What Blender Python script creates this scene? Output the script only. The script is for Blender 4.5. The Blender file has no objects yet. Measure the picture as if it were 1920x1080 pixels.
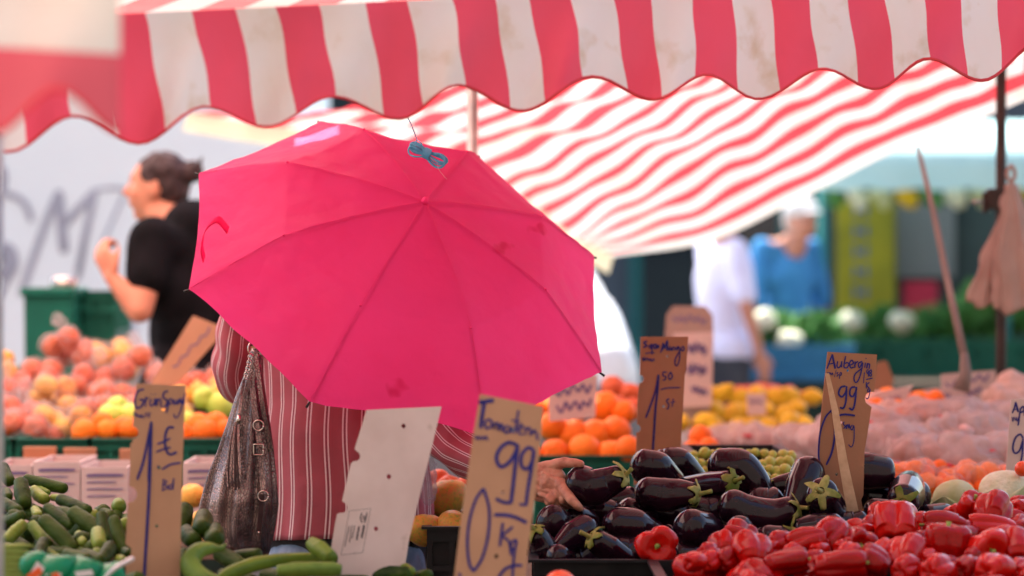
import bpy, bmesh, math, random
import numpy as np
from mathutils import Vector, Matrix, Euler, noise
random.seed(7)
R = math.radians
scene = bpy.context.scene
COL = scene.collection

# ------------------------------------------------------------------ camera, sky, sun, exposure
F = 5333.33                      # focal length in photo pixels (100 mm on a 36 mm sensor)
CAMZ = 1.30
cam_d = bpy.data.cameras.new('camera'); cam = bpy.data.objects.new('camera', cam_d); COL.objects.link(cam)
cam.location = (0, 0, CAMZ); cam.rotation_euler = (R(90), 0, 0)
cam_d.sensor_width = 36; cam_d.lens = 100; cam_d.clip_start = .1; cam_d.clip_end = 500
cam_d.dof.use_dof = True; cam_d.dof.focus_distance = 6.25; cam_d.dof.aperture_fstop = 2.0
scene.camera = cam
SUN_EL, SUN_AZ = 62, -22         # azimuth measured from +Y towards +X
sd = Vector((math.sin(R(SUN_AZ))*math.cos(R(SUN_EL)), math.cos(R(SUN_AZ))*math.cos(R(SUN_EL)), math.sin(R(SUN_EL))))
w = bpy.data.worlds.new('World'); scene.world = w; w.use_nodes = True
nt = w.node_tree; sky = nt.nodes.new('ShaderNodeTexSky'); sky.sky_type = 'NISHITA'; sky.sun_disc = False
sky.sun_elevation = R(SUN_EL); sky.sun_rotation = R(SUN_AZ); sky.air_density = 1.2; sky.dust_density = 3.0
nt.links.new(sky.outputs[0], nt.nodes['Background'].inputs[0]); nt.nodes['Background'].inputs[1].default_value = .115
sl = bpy.data.lights.new('sun', 'SUN'); so = bpy.data.objects.new('sun', sl); COL.objects.link(so)
sl.energy = 5.0; sl.angle = R(.5); sl.color = (1, .94, .87)
so.rotation_euler = sd.to_track_quat('Z', 'Y').to_euler(); so.location = (0, 0, 20)
scene.view_settings.view_transform = 'Standard'; scene.view_settings.look = 'None'
scene.view_settings.exposure = 1.85; scene.view_settings.gamma = 1
scene.cycles.max_bounces = 8; scene.cycles.transparent_max_bounces = 12; scene.cycles.diffuse_bounces = 4
scene.cycles.caustics_reflective = False; scene.cycles.caustics_refractive = False

# ------------------------------------------------------------------ helpers
def P(px, py, d):                # the world point seen at a photo pixel, d metres away
    return Vector(((px-960)*d/F, d, CAMZ+(540-py)*d/F))
def S(px, d): return px*d/F
def new_obj(name, me, parent=None):
    o = bpy.data.objects.new(name, me); COL.objects.link(o)
    if parent: o.parent = parent
    return o
ORG = {}
def origin_of(p):
    return ORG.get(p.name, Vector((0, 0, 0))) if p else Vector((0, 0, 0))
def tag(o, label, cat, group=None, kind=None):
    o['label'] = label
    if cat: o['category'] = cat
    if group: o['group'] = group
    if kind: o['kind'] = kind
    return o
def thing(name, label, cat, loc, group=None):
    o = bpy.data.objects.new(name, None); COL.objects.link(o); o.location = loc; o.empty_display_size = .1
    ORG[o.name] = Vector(loc)
    return tag(o, label, cat, group)
def smooth(me, s=True):
    me.polygons.foreach_set('use_smooth', [s]*len(me.polygons))
def obj(name, bm, m, parent=None, sm=True, pivot=None):
    """bm is in world coordinates; parented parts are stored relative to their thing"""
    if parent: org = origin_of(parent)
    elif pivot is not None: org = Vector(pivot)
    else:
        vs = [v.co for v in bm.verts]
        org = Vector(((min(v.x for v in vs)+max(v.x for v in vs))/2, (min(v.y for v in vs)+max(v.y for v in vs))/2, min(v.z for v in vs)))
    for v in bm.verts: v.co = v.co-org
    me = bpy.data.meshes.new(name); bm.to_mesh(me); bm.free()
    for mm in (m if isinstance(m, (list, tuple)) else [m]): me.materials.append(mm)
    if sm: smooth(me)
    o = new_obj(name, me, parent)
    if not parent: o.location = org
    ORG[o.name] = org
    return o
def struct(name, bm, m, sm=False):
    o = obj(name, bm, m, sm=sm); o['kind'] = 'structure'; return o
def bake(bm, mods):
    me = bpy.data.meshes.new('tmp'); bm.to_mesh(me); bm.free()
    o = bpy.data.objects.new('tmp', me); COL.objects.link(o)
    for t, kw in mods:
        md = o.modifiers.new(t, t)
        for k, v in kw.items(): setattr(md, k, v)
    dg = bpy.context.evaluated_depsgraph_get()
    m2 = bpy.data.meshes.new_from_object(o.evaluated_get(dg))
    bpy.data.objects.remove(o); bpy.data.meshes.remove(me)
    b = bmesh.new(); b.from_mesh(m2); bpy.data.meshes.remove(m2)
    return b
def catmull(pts, n=6):
    pts = [Vector(p) for p in pts]
    if len(pts) < 3: return pts
    q = [pts[0]*2-pts[1]]+pts+[pts[-1]*2-pts[-2]]; out = []
    for i in range(1, len(q)-2):
        for k in range(n):
            t = k/n; a, b, c, d = q[i-1], q[i], q[i+1], q[i+2]
            out.append(.5*((2*b)+(c-a)*t+(2*a-5*b+4*c-d)*t*t+(3*b-a-3*c+d)*t**3))
    return out+[pts[-1]]
def lerp_list(l, t):
    x = t*(len(l)-1); i = min(int(x), len(l)-2); f = x-i
    return l[i]*(1-f)+l[i+1]*f
def frames(path, up=None):
    n = len(path); T = []
    for i in range(n):
        a = path[max(i-1, 0)]; b = path[min(i+1, n-1)]; t = (b-a); T.append(t.normalized() if t.length > 1e-9 else Vector((0, 0, 1)))
    u = up or (Vector((0, 0, 1)) if abs(T[0].z) < .9 else Vector((1, 0, 0)))
    N = (u-T[0]*u.dot(T[0])).normalized(); out = []
    for t in T:
        N = (N-t*N.dot(t)).normalized(); out.append((t, N, t.cross(N)))
    return out
def loft(bm, rings, caps=True, uvl=None, closed=True, mat=0, vs=None):
    V = [[bm.verts.new(p) for p in r] for r in rings]; n = len(rings[0]); m = n if closed else n-1
    for i in range(len(V)-1):
        for j in range(m):
            f = bm.faces.new((V[i][j], V[i][(j+1) % n], V[i+1][(j+1) % n], V[i+1][j])); f.material_index = mat
            if uvl:
                for l, (a, b) in zip(f.loops, ((j, i), (j+1, i), (j+1, i+1), (j, i+1))):
                    l[uvl].uv = (a/m, b/(len(V)-1))
    if caps and closed:
        for r in (V[0][::-1], V[-1]):
            f = bm.faces.new(r); f.material_index = mat
    return V
def tube(bm, path, rad, seg=10, up=None, mod=None, caps=True, uvl=None, flat=1.0, mat=0):
    """rad: number or list along the path; mod(theta, t) multiplies it"""
    fr = frames(path, up); rings = []
    for i, p in enumerate(path):
        t = i/max(1, len(path)-1); r = rad if isinstance(rad, (int, float)) else lerp_list(rad, t)
        _, N, B = fr[i]; ring = []
        for j in range(seg):
            a = 2*math.pi*j/seg; k = r*(mod(a, t) if mod else 1)
            ring.append(p+N*math.cos(a)*k*flat+B*math.sin(a)*k)
        rings.append(ring)
    return loft(bm, rings, caps, uvl, mat=mat)
def capsule(bm, p0, r0, p1, r1, seg=16):
    p0, p1 = Vector(p0), Vector(p1); L = (p1-p0).length
    ax = (p1-p0).normalized() if L > 1e-6 else Vector((0, 0, 1)); pts = []; rr = []
    for k in range(6):
        a = math.pi/2*k/5; pts.append(p0-ax*r0*math.cos(a)); rr.append(max(r0*math.sin(a), r0*.02))
    for k in range(1, 5): pts.append(p0.lerp(p1, k/5)); rr.append(r0+(r1-r0)*k/5)
    for k in range(6):
        a = math.pi/2*k/5; pts.append(p1+ax*r1*math.sin(a)); rr.append(max(r1*math.cos(a), r1*.02))
    fr = frames([p0, p0+ax]); _, N, B = fr[0]; rings = []
    for p, r in zip(pts, rr): rings.append([p+(N*math.cos(2*math.pi*j/seg)+B*math.sin(2*math.pi*j/seg))*r for j in range(seg)])
    loft(bm, rings)
def ellipsoid(bm, c, rad, rot=None, seg=20, rings=12):
    M = Matrix.Translation(Vector(c)) @ (rot.to_4x4() if rot else Matrix()) @ Matrix.Diagonal((*rad, 1))
    bmesh.ops.create_uvsphere(bm, u_segments=seg, v_segments=rings, radius=1, matrix=M)
def box(bm, lo, hi, rot=None, bev=0):
    lo, hi = Vector(lo), Vector(hi); c = (lo+hi)/2; s = hi-lo
    M = Matrix.Translation(c) @ (rot.to_4x4() if rot else Matrix()) @ Matrix.Diagonal((*s, 1))
    r = bmesh.ops.create_cube(bm, size=1, matrix=M)
    if bev:
        es = list({e for v in r['verts'] for e in v.link_edges})
        bmesh.ops.bevel(bm, geom=es, offset=bev, segments=2, affect='EDGES', profile=.5)
def blob(prims, voxel=.01, it=6, fac=.5):
    """one continuous surface from overlapping tapered capsules and ellipsoids"""
    bm = bmesh.new()
    for p in prims:
        if p[0] == 'c': capsule(bm, *p[1:])
        else: ellipsoid(bm, *p[1:])
    return bake(bm, [('REMESH', dict(mode='VOXEL', voxel_size=voxel, use_smooth_shade=True)), ('SMOOTH', dict(iterations=it, factor=fac))])
def jitter(bm, amp, sc, off=(0, 0, 0)):
    bm.normal_update(); o = Vector(off)
    mv = [(v, v.normal.copy()*noise.noise(v.co*sc+o)*amp) for v in bm.verts]
    for v, d in mv: v.co += d

# ------------------------------------------------------------------ materials
def nodes(name):
    m = bpy.data.materials.new(name); m.use_nodes = True; t = m.node_tree
    return m, t, t.nodes['Principled BSDF'], t.nodes['Material Output']
def N(t, kind, **kw):
    n = t.nodes.new('ShaderNode'+kind)
    for k, v in kw.items(): setattr(n, k, v)
    return n
def mixc(t, a, b, fac, mode='MIX'):
    n = N(t, 'Mix', data_type='RGBA', blend_type=mode)
    for s, v in ((0, fac), (6, a), (7, b)):
        if hasattr(v, 'is_linked') or hasattr(v, 'links'): t.links.new(v, n.inputs[s])
        else: n.inputs[s].default_value = v if isinstance(v, (int, float)) else (*v, 1)[:4]
    return n.outputs[2]
def ramp(t, src, a, b):
    n = N(t, 'MapRange'); n.inputs[1].default_value = a; n.inputs[2].default_value = b
    t.links.new(src, n.inputs[0]); return n.outputs[0]
def noise_fac(t, scale, detail=4, a=.35, b=.65, coord='Object'):
    c = N(t, 'TexCoord'); n = N(t, 'TexNoise'); n.inputs['Scale'].default_value = scale; n.inputs['Detail'].default_value = detail
    t.links.new(c.outputs[coord], n.inputs['Vector']); return ramp(t, n.outputs[0], a, b), n.outputs[0]
def mat(name, c1, c2=None, rough=.5, scale=8, rnd=None, bump=0, bscale=60, spots=None, sub=0, spec=.18, metal=0, coat=0, trans=0, detail=4, voro=False):
    m, t, p, out = nodes(name); L = t.links.new
    col = None
    if c2 is not None:
        f, _ = noise_fac(t, scale, detail); col = mixc(t, c1, c2, f)
    if rnd is not None:
        oi = N(t, 'ObjectInfo'); col = mixc(t, col if col is not None else c1, rnd, oi.outputs['Random'])
    if spots is not None:
        sc, scol, lo, hi = spots; f, _ = noise_fac(t, sc, 3, lo, hi); col = mixc(t, col if col is not None else c1, scol, f)
    if col is not None: L(col, p.inputs['Base Color'])
    else: p.inputs['Base Color'].default_value = (*c1, 1)
    p.inputs['Roughness'].default_value = rough; p.inputs['Metallic'].default_value = metal
    p.inputs['Specular IOR Level'].default_value = spec
    if coat: p.inputs['Coat Weight'].default_value = coat; p.inputs['Coat Roughness'].default_value = .08
    if sub:
        p.inputs['Subsurface Weight'].default_value = sub; p.inputs['Subsurface Scale'].default_value = .01
        p.inputs['Subsurface Radius'].default_value = (1, .35, .2)
    if bump:
        c = N(t, 'TexCoord')
        if voro:
            n = N(t, 'TexVoronoi', feature='DISTANCE_TO_EDGE'); n.inputs['Scale'].default_value = bscale; h = ramp(t, n.outputs['Distance'], 0, .15)
        else:
            n = N(t, 'TexNoise'); n.inputs['Scale'].default_value = bscale; n.inputs['Detail'].default_value = 5; h = n.outputs[0]
        L(c.outputs['Object'], n.inputs['Vector']); b = N(t, 'Bump'); b.inputs['Strength'].default_value = 1; b.inputs['Distance'].default_value = bump
        L(h, b.inputs['Height']); L(b.outputs[0], p.inputs['Normal'])
    if trans:
        tr = N(t, 'BsdfTranslucent'); tr.inputs[0].default_value = (*c1, 1)
        if col is not None: L(col, tr.inputs[0])
        mx = N(t, 'MixShader'); mx.inputs[0].default_value = trans; L(p.outputs[0], mx.inputs[1]); L(tr.outputs[0], mx.inputs[2]); L(mx.outputs[0], out.inputs[0])
    return m
def striped(name, red, white, trans=.45, dirt=.5, wob=.0, redw=.5):
    """woven awning cloth, stripes run where the integer part of UV.x is odd"""
    m, t, p, out = nodes(name); L = t.links.new
    uv = N(t, 'UVMap'); sx = N(t, 'SeparateXYZ'); L(uv.outputs[0], sx.inputs[0])
    u = sx.outputs[0]
    if wob:
        n = N(t, 'TexNoise'); n.inputs['Scale'].default_value = 2.5; c = N(t, 'TexCoord'); L(c.outputs['Object'], n.inputs['Vector'])
        a = N(t, 'Math', operation='MULTIPLY_ADD'); L(n.outputs[0], a.inputs[0]); a.inputs[1].default_value = wob; L(u, a.inputs[2]); u = a.outputs[0]
    a = N(t, 'Math', operation='PINGPONG'); L(u, a.inputs[0]); a.inputs[1].default_value = 1
    # distance trick: fract(u/2) < .5
    h = N(t, 'Math', operation='MULTIPLY'); L(u, h.inputs[0]); h.inputs[1].default_value = .5
    fr = N(t, 'Math', operation='FRACT'); L(h.outputs[0], fr.inputs[0])
    g = N(t, 'Math', operation='GREATER_THAN'); L(fr.outputs[0], g.inputs[0]); g.inputs[1].default_value = redw
    f1, _ = noise_fac(t, 3, 5, .45, .75); f2, _ = noise_fac(t, 12, 6, .56, .74)
    dw = mixc(t, white, tuple(x*y for x, y in zip(white, (.92, .86, .76))), f1); dw = mixc(t, dw, tuple(x*y for x, y in zip(white, (.80, .70, .56))), f2) if dirt else dw
    dr = mixc(t, red, tuple(x*.82 for x in red), f1)
    col = mixc(t, dw, dr, g.outputs[0]); L(col, p.inputs['Base Color'])
    p.inputs['Roughness'].default_value = .45; p.inputs['Specular IOR Level'].default_value = .35
    w1 = N(t, 'TexNoise'); w1.inputs['Scale'].default_value = 9; c = N(t, 'TexCoord'); L(c.outputs['Object'], w1.inputs['Vector'])
    b = N(t, 'Bump'); b.inputs['Distance'].default_value = .006; L(w1.outputs[0], b.inputs['Height']); L(b.outputs[0], p.inputs['Normal'])
    tr = N(t, 'BsdfTranslucent'); L(col, tr.inputs[0])
    mx = N(t, 'MixShader'); mx.inputs[0].default_value = trans; L(p.outputs[0], mx.inputs[1]); L(tr.outputs[0], mx.inputs[2]); L(mx.outputs[0], out.inputs[0])
    return m
def film(name, col, alpha=.4, rough=.25):
    m, t, p, out = nodes(name); L = t.links.new
    p.inputs['Base Color'].default_value = (*col, 1); p.inputs['Roughness'].default_value = rough
    tp = N(t, 'BsdfTransparent'); tr = N(t, 'BsdfTranslucent'); tr.inputs[0].default_value = (*col, 1)
    m1 = N(t, 'MixShader'); m1.inputs[0].default_value = .5; L(p.outputs[0], m1.inputs[1]); L(tr.outputs[0], m1.inputs[2])
    f, h = noise_fac(t, 14, 5, .3, .7); a = N(t, 'Math', operation='MULTIPLY_ADD'); L(f, a.inputs[0]); a.inputs[1].default_value = .4; a.inputs[2].default_value = alpha-.2
    b = N(t, 'Bump'); b.inputs['Distance'].default_value = .035; L(h, b.inputs['Height']); L(b.outputs[0], p.inputs['Normal'])
    mx = N(t, 'MixShader'); L(a.outputs[0], mx.inputs[0]); L(tp.outputs[0], mx.inputs[1]); L(m1.outputs[0], mx.inputs[2]); L(mx.outputs[0], out.inputs[0])
    return m
M = {}
M['asphalt'] = mat('asphalt', (.15, .125, .105), (.10, .088, .078), .9, 3, bump=.002, bscale=200)
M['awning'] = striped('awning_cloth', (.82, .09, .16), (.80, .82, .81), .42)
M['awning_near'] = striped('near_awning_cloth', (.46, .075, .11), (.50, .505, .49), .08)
M['awning_b'] = striped('awning_roof_cloth', (.80, .055, .075), (.66, .65, .63), .30, dirt=0, redw=.50)
M['awning_c'] = striped('awning_top_cloth', (.88, .34, .30), (.93, .87, .80), .82, dirt=0)
M['hem'] = mat('red_binding', (.66, .05, .06), (.55, .04, .05), .6, 30)
M['canvas'] = mat('cream_canvas', (.62, .58, .42), (.5, .46, .33), .8, 6, trans=.3)
M['umbrella'] = mat('pink_nylon', (.98, .065, .29), (.95, .055, .26), .5, 5, bump=.008, bscale=15, trans=.6, spots=(6, (.80, .025, .15), .68, .71))
M['umbrella_seam'] = mat('pink_seam', (.92, .04, .22), None, .6)
M['black_metal'] = mat('black_metal', (.02, .02, .02), None, .4)
M['steel'] = mat('galvanised_steel', (.42, .40, .38), (.3, .29, .28), .4, 20, metal=.7)
M['brown_metal'] = mat('brown_painted_pole', (.06, .04, .033), (.04, .03, .026), .55, 15, metal=.2)
M['wood'] = mat('pale_wood', (.24, .18, .15), (.19, .14, .12), .7, 12)
M['cardboard'] = mat('brown_cardboard', (.40, .20, .115), (.34, .17, .095), .85, 7, spots=(13, (.24, .12, .07), .66, .74), bump=.0004, bscale=180)
M['cardboard2'] = mat('warm_cardboard', (.55, .30, .18), (.48, .26, .15), .85, 7, spots=(13, (.38, .20, .12), .66, .74), bump=.0004, bscale=180)
M['cardwhite'] = mat('white_card', (.80, .66, .62), (.70, .56, .52), .8, 9, spots=(14, (.42, .30, .23), .64, .74))
M['board_pale'] = mat('pale_brown_board', (.42, .30, .25), (.36, .26, .21), .85, 6)
M['paper'] = mat('pale_paper', (.66, .50, .45), (.55, .42, .38), .8, 6)
M['ink'] = mat('blue_marker_ink', (.022, .02, .15), (.03, .03, .2), .5, 60)
M['grey_ink'] = mat('grey_print', (.10, .09, .10), None, .8)
M['faded_ink'] = mat('faded_ink', (.16, .13, .26), None, .8)
M['skin'] = mat('skin', (.56, .27, .18), (.44, .17, .11), .45, 45, bump=.0012, bscale=170, sub=.2, spec=.35, spots=(90, (.40, .14, .09), .6, .7))
M['skin2'] = mat('fair_skin', (.66, .30, .19), (.58, .24, .15), .5, 14, sub=.2)
M['lips'] = mat('lips', (.45, .12, .10), None, .4)
M['nail'] = mat('finger_nail', (.70, .40, .32), None, .3)
M['hair_dark'] = mat('dark_hair', (.022, .013, .013), (.07, .045, .045), .5, 60, bump=.003, bscale=70)
M['hair_grey'] = mat('grey_hair', (.55, .53, .5), (.4, .38, .36), .6, 60, bump=.002, bscale=70)
M['black_cloth'] = mat('black_cotton', (.005, .005, .006), (.009, .008, .010), .9, 12, spec=.1)
M['grey_cloth'] = mat('dark_grey_jersey', (.05, .05, .055), (.07, .07, .075), .95, 80, bump=.001, bscale=300)
M['denim'] = mat('light_denim', (.28, .38, .52), (.2, .29, .42), .9, 50, bump=.001, bscale=300)
M['dark_trousers'] = mat('dark_trousers', (.04, .045, .06), (.06, .065, .08), .9, 20)
M['shirt_white'] = mat('white_shirt', (.74, .74, .95), (.66, .66, .88), .85, 8)
M['shirt_blue'] = mat('blue_shirt', (.06, .27, .55), (.04, .2, .45), .85, 8)
M['crate_black'] = mat('black_crate_plastic', (.012, .012, .014), (.02, .02, .022), .4, 20)
M['crate_green'] = mat('green_crate_plastic', (.01, .13, .085), (.008, .10, .065), .45, 12)
M['crate_blue'] = mat('blue_crate_plastic', (.04, .22, .42), (.03, .18, .36), .5, 12)
M['bin_green'] = mat('green_bin_plastic', (.012, .15, .10), (.01, .11, .075), .35, 6)
M['eggplant'] = mat('eggplant_skin', (.010, .003, .007), (.022, .005, .012), .13, 9, coat=.3, spots=(4, (.055, .013, .03), .58, .7))
M['calyx'] = mat('calyx_green', (.13, .20, .025), (.30, .26, .07), .6, 35, bump=.001, bscale=120, trans=.15)
M['calyx_dry'] = mat('calyx_pale', (.46, .42, .15), (.18, .22, .04), .7, 40, bump=.001, bscale=120, trans=.15)
M['pepper'] = mat('pepper_skin', (.33, .001, .002), (.21, .001, .001), .2, 14, rnd=(.50, .007, .004), coat=.15)
M['pepper_stem'] = mat('pepper_stem', (.20, .30, .04), (.35, .38, .10), .5, 60, bump=.0008, bscale=150)
M['cucumber'] = mat('cucumber_skin', (.005, .024, .002), (.032, .070, .004), .5, 34, spec=.15, rnd=(.035, .07, .004), bump=.0016, bscale=170, detail=6)
M['cucumber_light'] = mat('light_cucumber_skin', (.12, .20, .015), (.06, .12, .01), .45, 16, spec=.2, rnd=(.17, .24, .03), bump=.0012, bscale=130)
M['zucchini'] = mat('pale_green_skin', (.15, .24, .035), (.08, .15, .02), .42, 22, spec=.2, bump=.0008, bscale=90)
M['orange'] = mat('orange_peel', (.86, .16, .010), (.80, .12, .008), .42, 5, rnd=(.88, .22, .015), bump=.0006, bscale=250)
M['tangerine'] = mat('tangerine_peel', (.92, .15, .01), (.85, .12, .01), .4, 5, rnd=(.95, .24, .02), bump=.0006, bscale=250)
M['lemon'] = mat('lemon_peel', (.70, .42, .015), (.52, .34, .015), .42, 8, rnd=(.72, .48, .03), bump=.0006, bscale=200)
M['apple'] = mat('apple_skin', (.50, .03, .025), (.60, .22, .05), .35, 22, rnd=(.58, .10, .04))
M['apple_yellow'] = mat('yellow_apple_skin', (.66, .33, .04), (.60, .18, .03), .4, 10, rnd=(.8, .5, .1))
M['apple_green'] = mat('green_apple_skin', (.42, .62, .08), (.6, .7, .15), .3, 10)
M['mango'] = mat('mango_skin', (.50, .36, .05), (.60, .22, .06), .42, 9, spots=(5, (.26, .30, .05), .5, .7))
M['stem_end'] = mat('stem_end', (.10, .12, .02), (.16, .10, .03), .7, 60)
M['grape'] = mat('grape_skin', (.36, .40, .06), (.44, .46, .10), .3, 30, sub=.2)
M['tomato'] = mat('tomato_skin', (.82, .09, .02), (.75, .06, .02), .25, 8, coat=.3)
M['leaf'] = mat('leaf_green', (.035, .14, .035), (.07, .22, .05), .6, 8, rnd=(.12, .30, .08), trans=.25)
M['cabbage'] = mat('cabbage_leaf', (.46, .50, .24), (.62, .62, .40), .5, 18, bump=.002, bscale=40, trans=.15)
M['cauli'] = mat('cauliflower', (.72, .70, .55), (.6, .6, .4), .8, 40, bump=.006, bscale=60)
M['asparagus'] = mat('asparagus', (.30, .36, .08), (.2, .26, .05), .5, 30)
M['film'] = film('clear_plastic_film', (.62, .52, .50), .26)
M['film_pink'] = film('cloudy_plastic_film', (.80, .60, .58), .62, .22)
M['film_white'] = film('grey_plastic_film', (.42, .42, .44), .35, .2)
M['film_cloudy'] = film('cloudy_bag_film', (.68, .52, .47), .66, .15)
M['label_red'] = mat('red_label', (.55, .05, .06), None, .5)
M['garlic'] = mat('garlic_skin', (.72, .56, .50), (.5, .22, .2), .6, 12)
M['kraft'] = mat('carrier_paper', (.60, .40, .33), (.5, .32, .26), .8, 5)
M['kraft_thin'] = mat('thin_carrier_plastic', (.50, .36, .30), (.42, .30, .25), .45, 8, bump=.004, bscale=25, trans=.2)
M['card_pink'] = mat('printed_card', (.60, .51, .49), (.52, .44, .42), .8, 7)
M['truck'] = mat('truck_panel_paint', (.82, .93, .97), (.76, .88, .94), .35, 1.2)
M['graffiti'] = mat('grey_spray_paint', (.26, .29, .36), (.42, .46, .56), .7, 3)
M['car_white'] = mat('white_car_paint', (.78, .79, .8), None, .15, coat=.8)
M['car_grey'] = mat('grey_cladding', (.16, .17, .185), None, .5)
M['rubber'] = mat('black_rubber', (.015, .015, .015), None, .8)
M['glass_dark'] = mat('dark_window_glass', (.015, .02, .025), None, .06, spec=.8)
M['teal'] = mat('pale_teal_awning', (.52, .80, .80), (.45, .74, .76), .6, 3, trans=.2)
M['teal_frame'] = mat('teal_frame_paint', (.02, .16, .15), None, .5)
M['yellow'] = mat('yellow_banner', (.30, .27, .02), (.20, .19, .02), .6, 4)
M['banner_blue'] = mat('banner_blue_print', (.03, .10, .35), None, .6)
M['red_sign'] = mat('red_panel', (.45, .03, .07), None, .6)
M['facade'] = mat('grey_render', (.10, .12, .14), (.07, .085, .10), .85, 1.5, bump=.004, bscale=20)
M['facade2'] = mat('dark_stone', (.05, .07, .075), (.035, .05, .055), .85, 2)
M['added_plaster'] = mat('bounce_plaster', (.22, .19, .17), (.19, .165, .145), .9, 1.5)  # wall of the added rear building, toned to bounce fill light
M['trim'] = mat('stone_trim', (.22, .24, .25), None, .8)
M['table_wood'] = mat('trestle_wood', (.10, .065, .045), (.07, .045, .03), .8, 9)
M['skirt'] = mat('dark_green_cloth', (.02, .045, .035), (.015, .03, .025), .9, 6)
M['light_streak'] = mat('sun_streak_strip', (.62, .42, .26), (.52, .34, .2), .7, 60)  # pale colour imitating a streak of sunlight
M['cord'] = mat('blue_nylon_cord', (.16, .50, .75), (.10, .38, .60), .55, 60, bump=.0008, bscale=500)
M['thread'] = mat('pink_thread', (.8, .45, .5), None, .6)
M['leather_dark'] = mat('dark_leather', (.03, .018, .02), (.06, .03, .032), .35, 30, bump=.0006, bscale=200)
M['nickel'] = mat('nickel_hardware', (.55, .47, .42), None, .22, metal=1)
M['packet_green'] = mat('green_packet_film', (.01, .24, .10), (.01, .17, .07), .25, 10, bump=.004, bscale=30)
M['packet_white'] = mat('white_packet_film', (.75, .68, .66), None, .3)
M['packet_orange'] = mat('orange_print', (.85, .12, .03), None, .35)
M['cap_white'] = mat('white_cap', (.6, .6, .6), None, .5)
# snake-pattern bag leather
def bag_mat():
    m, t, p, out = nodes('metallic_snake_leather'); L = t.links.new
    c = N(t, 'TexCoord'); mp = N(t, 'Mapping'); mp.inputs['Scale'].default_value = (1.25, 1.25, .85); L(c.outputs['Object'], mp.inputs[0])
    v = N(t, 'TexVoronoi', feature='DISTANCE_TO_EDGE'); v.inputs['Scale'].default_value = 150; L(mp.outputs[0], v.inputs['Vector'])
    e = ramp(t, v.outputs['Distance'], -.05, .12); f, h = noise_fac(t, 9, 5, .35, .62)
    base = mixc(t, (.42, .31, .28), (.11, .08, .08), f); col = mixc(t, (.05, .03, .035), base, e); L(col, p.inputs['Base Color'])
    p.inputs['Metallic'].default_value = .8; p.inputs['Roughness'].default_value = .27
    b = N(t, 'Bump'); b.inputs['Distance'].default_value = .0008; L(e, b.inputs['Height']); L(b.outputs[0], p.inputs['Normal'])
    return m
M['snake'] = bag_mat()
# blouse: pairs of white pinstripes across UV.x
def blouse_mat():
    m, t, p, out = nodes('rose_pinstripe_cotton'); L = t.links.new
    uv = N(t, 'UVMap'); sx = N(t, 'SeparateXYZ'); L(uv.outputs[0], sx.inputs[0])
    fr = N(t, 'Math', operation='FRACT'); L(sx.outputs[0], fr.inputs[0]); tot = None
    for cpos, wd in ((.40, .040), (.60, .040)):
        s = N(t, 'Math', operation='SUBTRACT'); L(fr.outputs[0], s.inputs[0]); s.inputs[1].default_value = cpos
        a = N(t, 'Math', operation='ABSOLUTE'); L(s.outputs[0], a.inputs[0])
        l = N(t, 'Math', operation='LESS_THAN'); L(a.outputs[0], l.inputs[0]); l.inputs[1].default_value = wd
        if tot is None: tot = l.outputs[0]
        else:
            ad = N(t, 'Math', operation='MAXIMUM'); L(tot, ad.inputs[0]); L(l.outputs[0], ad.inputs[1]); tot = ad.outputs[0]
    s = N(t, 'Math', operation='SUBTRACT'); L(fr.outputs[0], s.inputs[0]); s.inputs[1].default_value = .5
    a = N(t, 'Math', operation='ABSOLUTE'); L(s.outputs[0], a.inputs[0]); l = N(t, 'Math', operation='LESS_THAN'); L(a.outputs[0], l.inputs[0]); l.inputs[1].default_value = .05
    f, _ = noise_fac(t, 10, 4); base = mixc(t, (.40, .085, .11), (.34, .07, .09), f)
    base = mixc(t, base, (.27, .055, .08), l.outputs[0]); col = mixc(t, base, (.76, .62, .62), tot)
    L(col, p.inputs['Base Color']); p.inputs['Roughness'].default_value = .75
    n = N(t, 'TexNoise'); n.inputs['Scale'].default_value = 14; c = N(t, 'TexCoord'); L(c.outputs['Object'], n.inputs['Vector'])
    b = N(t, 'Bump'); b.inputs['Distance'].default_value = .006; L(n.outputs[0], b.inputs['Height']); L(b.outputs[0], p.inputs['Normal'])
    return m
M['blouse'] = blouse_mat()

# ------------------------------------------------------------------ ground and far background
bm = bmesh.new(); bmesh.ops.create_grid(bm, x_segments=1, y_segments=1, size=150, matrix=Matrix.Translation((0, 60, 0)))
struct('ground', bm, M['asphalt'])

def building(name, label, x0, x1, y, dep, h, m, storey=3.4, bay=2.2, shop=None):
    t = thing(name, label, 'building', ((x0+x1)/2, y, 0))
    b = bmesh.new(); box(b, (x0, y, 0), (x1, y+dep, h)); obj('wall', b, m, t, sm=False)
    b = bmesh.new(); box(b, (x0-.15, y-.3, h), (x1+.15, y+dep, h+.4)); obj('cornice', b, M['trim'], t, sm=False)
    z = 4.4; k = 0
    while z+2.2 < h:
        x = x0+.7
        while x+1.2 < x1:
            b = bmesh.new(); box(b, (x-.1, y-.06, z-.1), (x+1.3, y-.003, z+2.0)); wd = obj('window', b, M['trim'], t, sm=False)
            b = bmesh.new(); box(b, (x, y-.075, z), (x+.58, y-.063, z+1.9)); box(b, (x+.62, y-.075, z), (x+1.2, y-.063, z+1.9)); obj('pane', b, M['glass_dark'], wd, sm=False)
            x += bay; k += 1
        z += storey
    x = x0+.5
    while x+2.2 < x1:
        b = bmesh.new(); box(b, (x, y-.08, .3), (x+2.0, y-.003, 3.2)); wd = obj('shop_window', b, M['teal_frame'], t, sm=False)
        b = bmesh.new(); box(b, (x+.12, y-.1, .6), (x+1.88, y-.083, 3.05)); obj('pane', b, M['glass_dark'], wd, sm=False)
        x += 2.5
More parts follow.
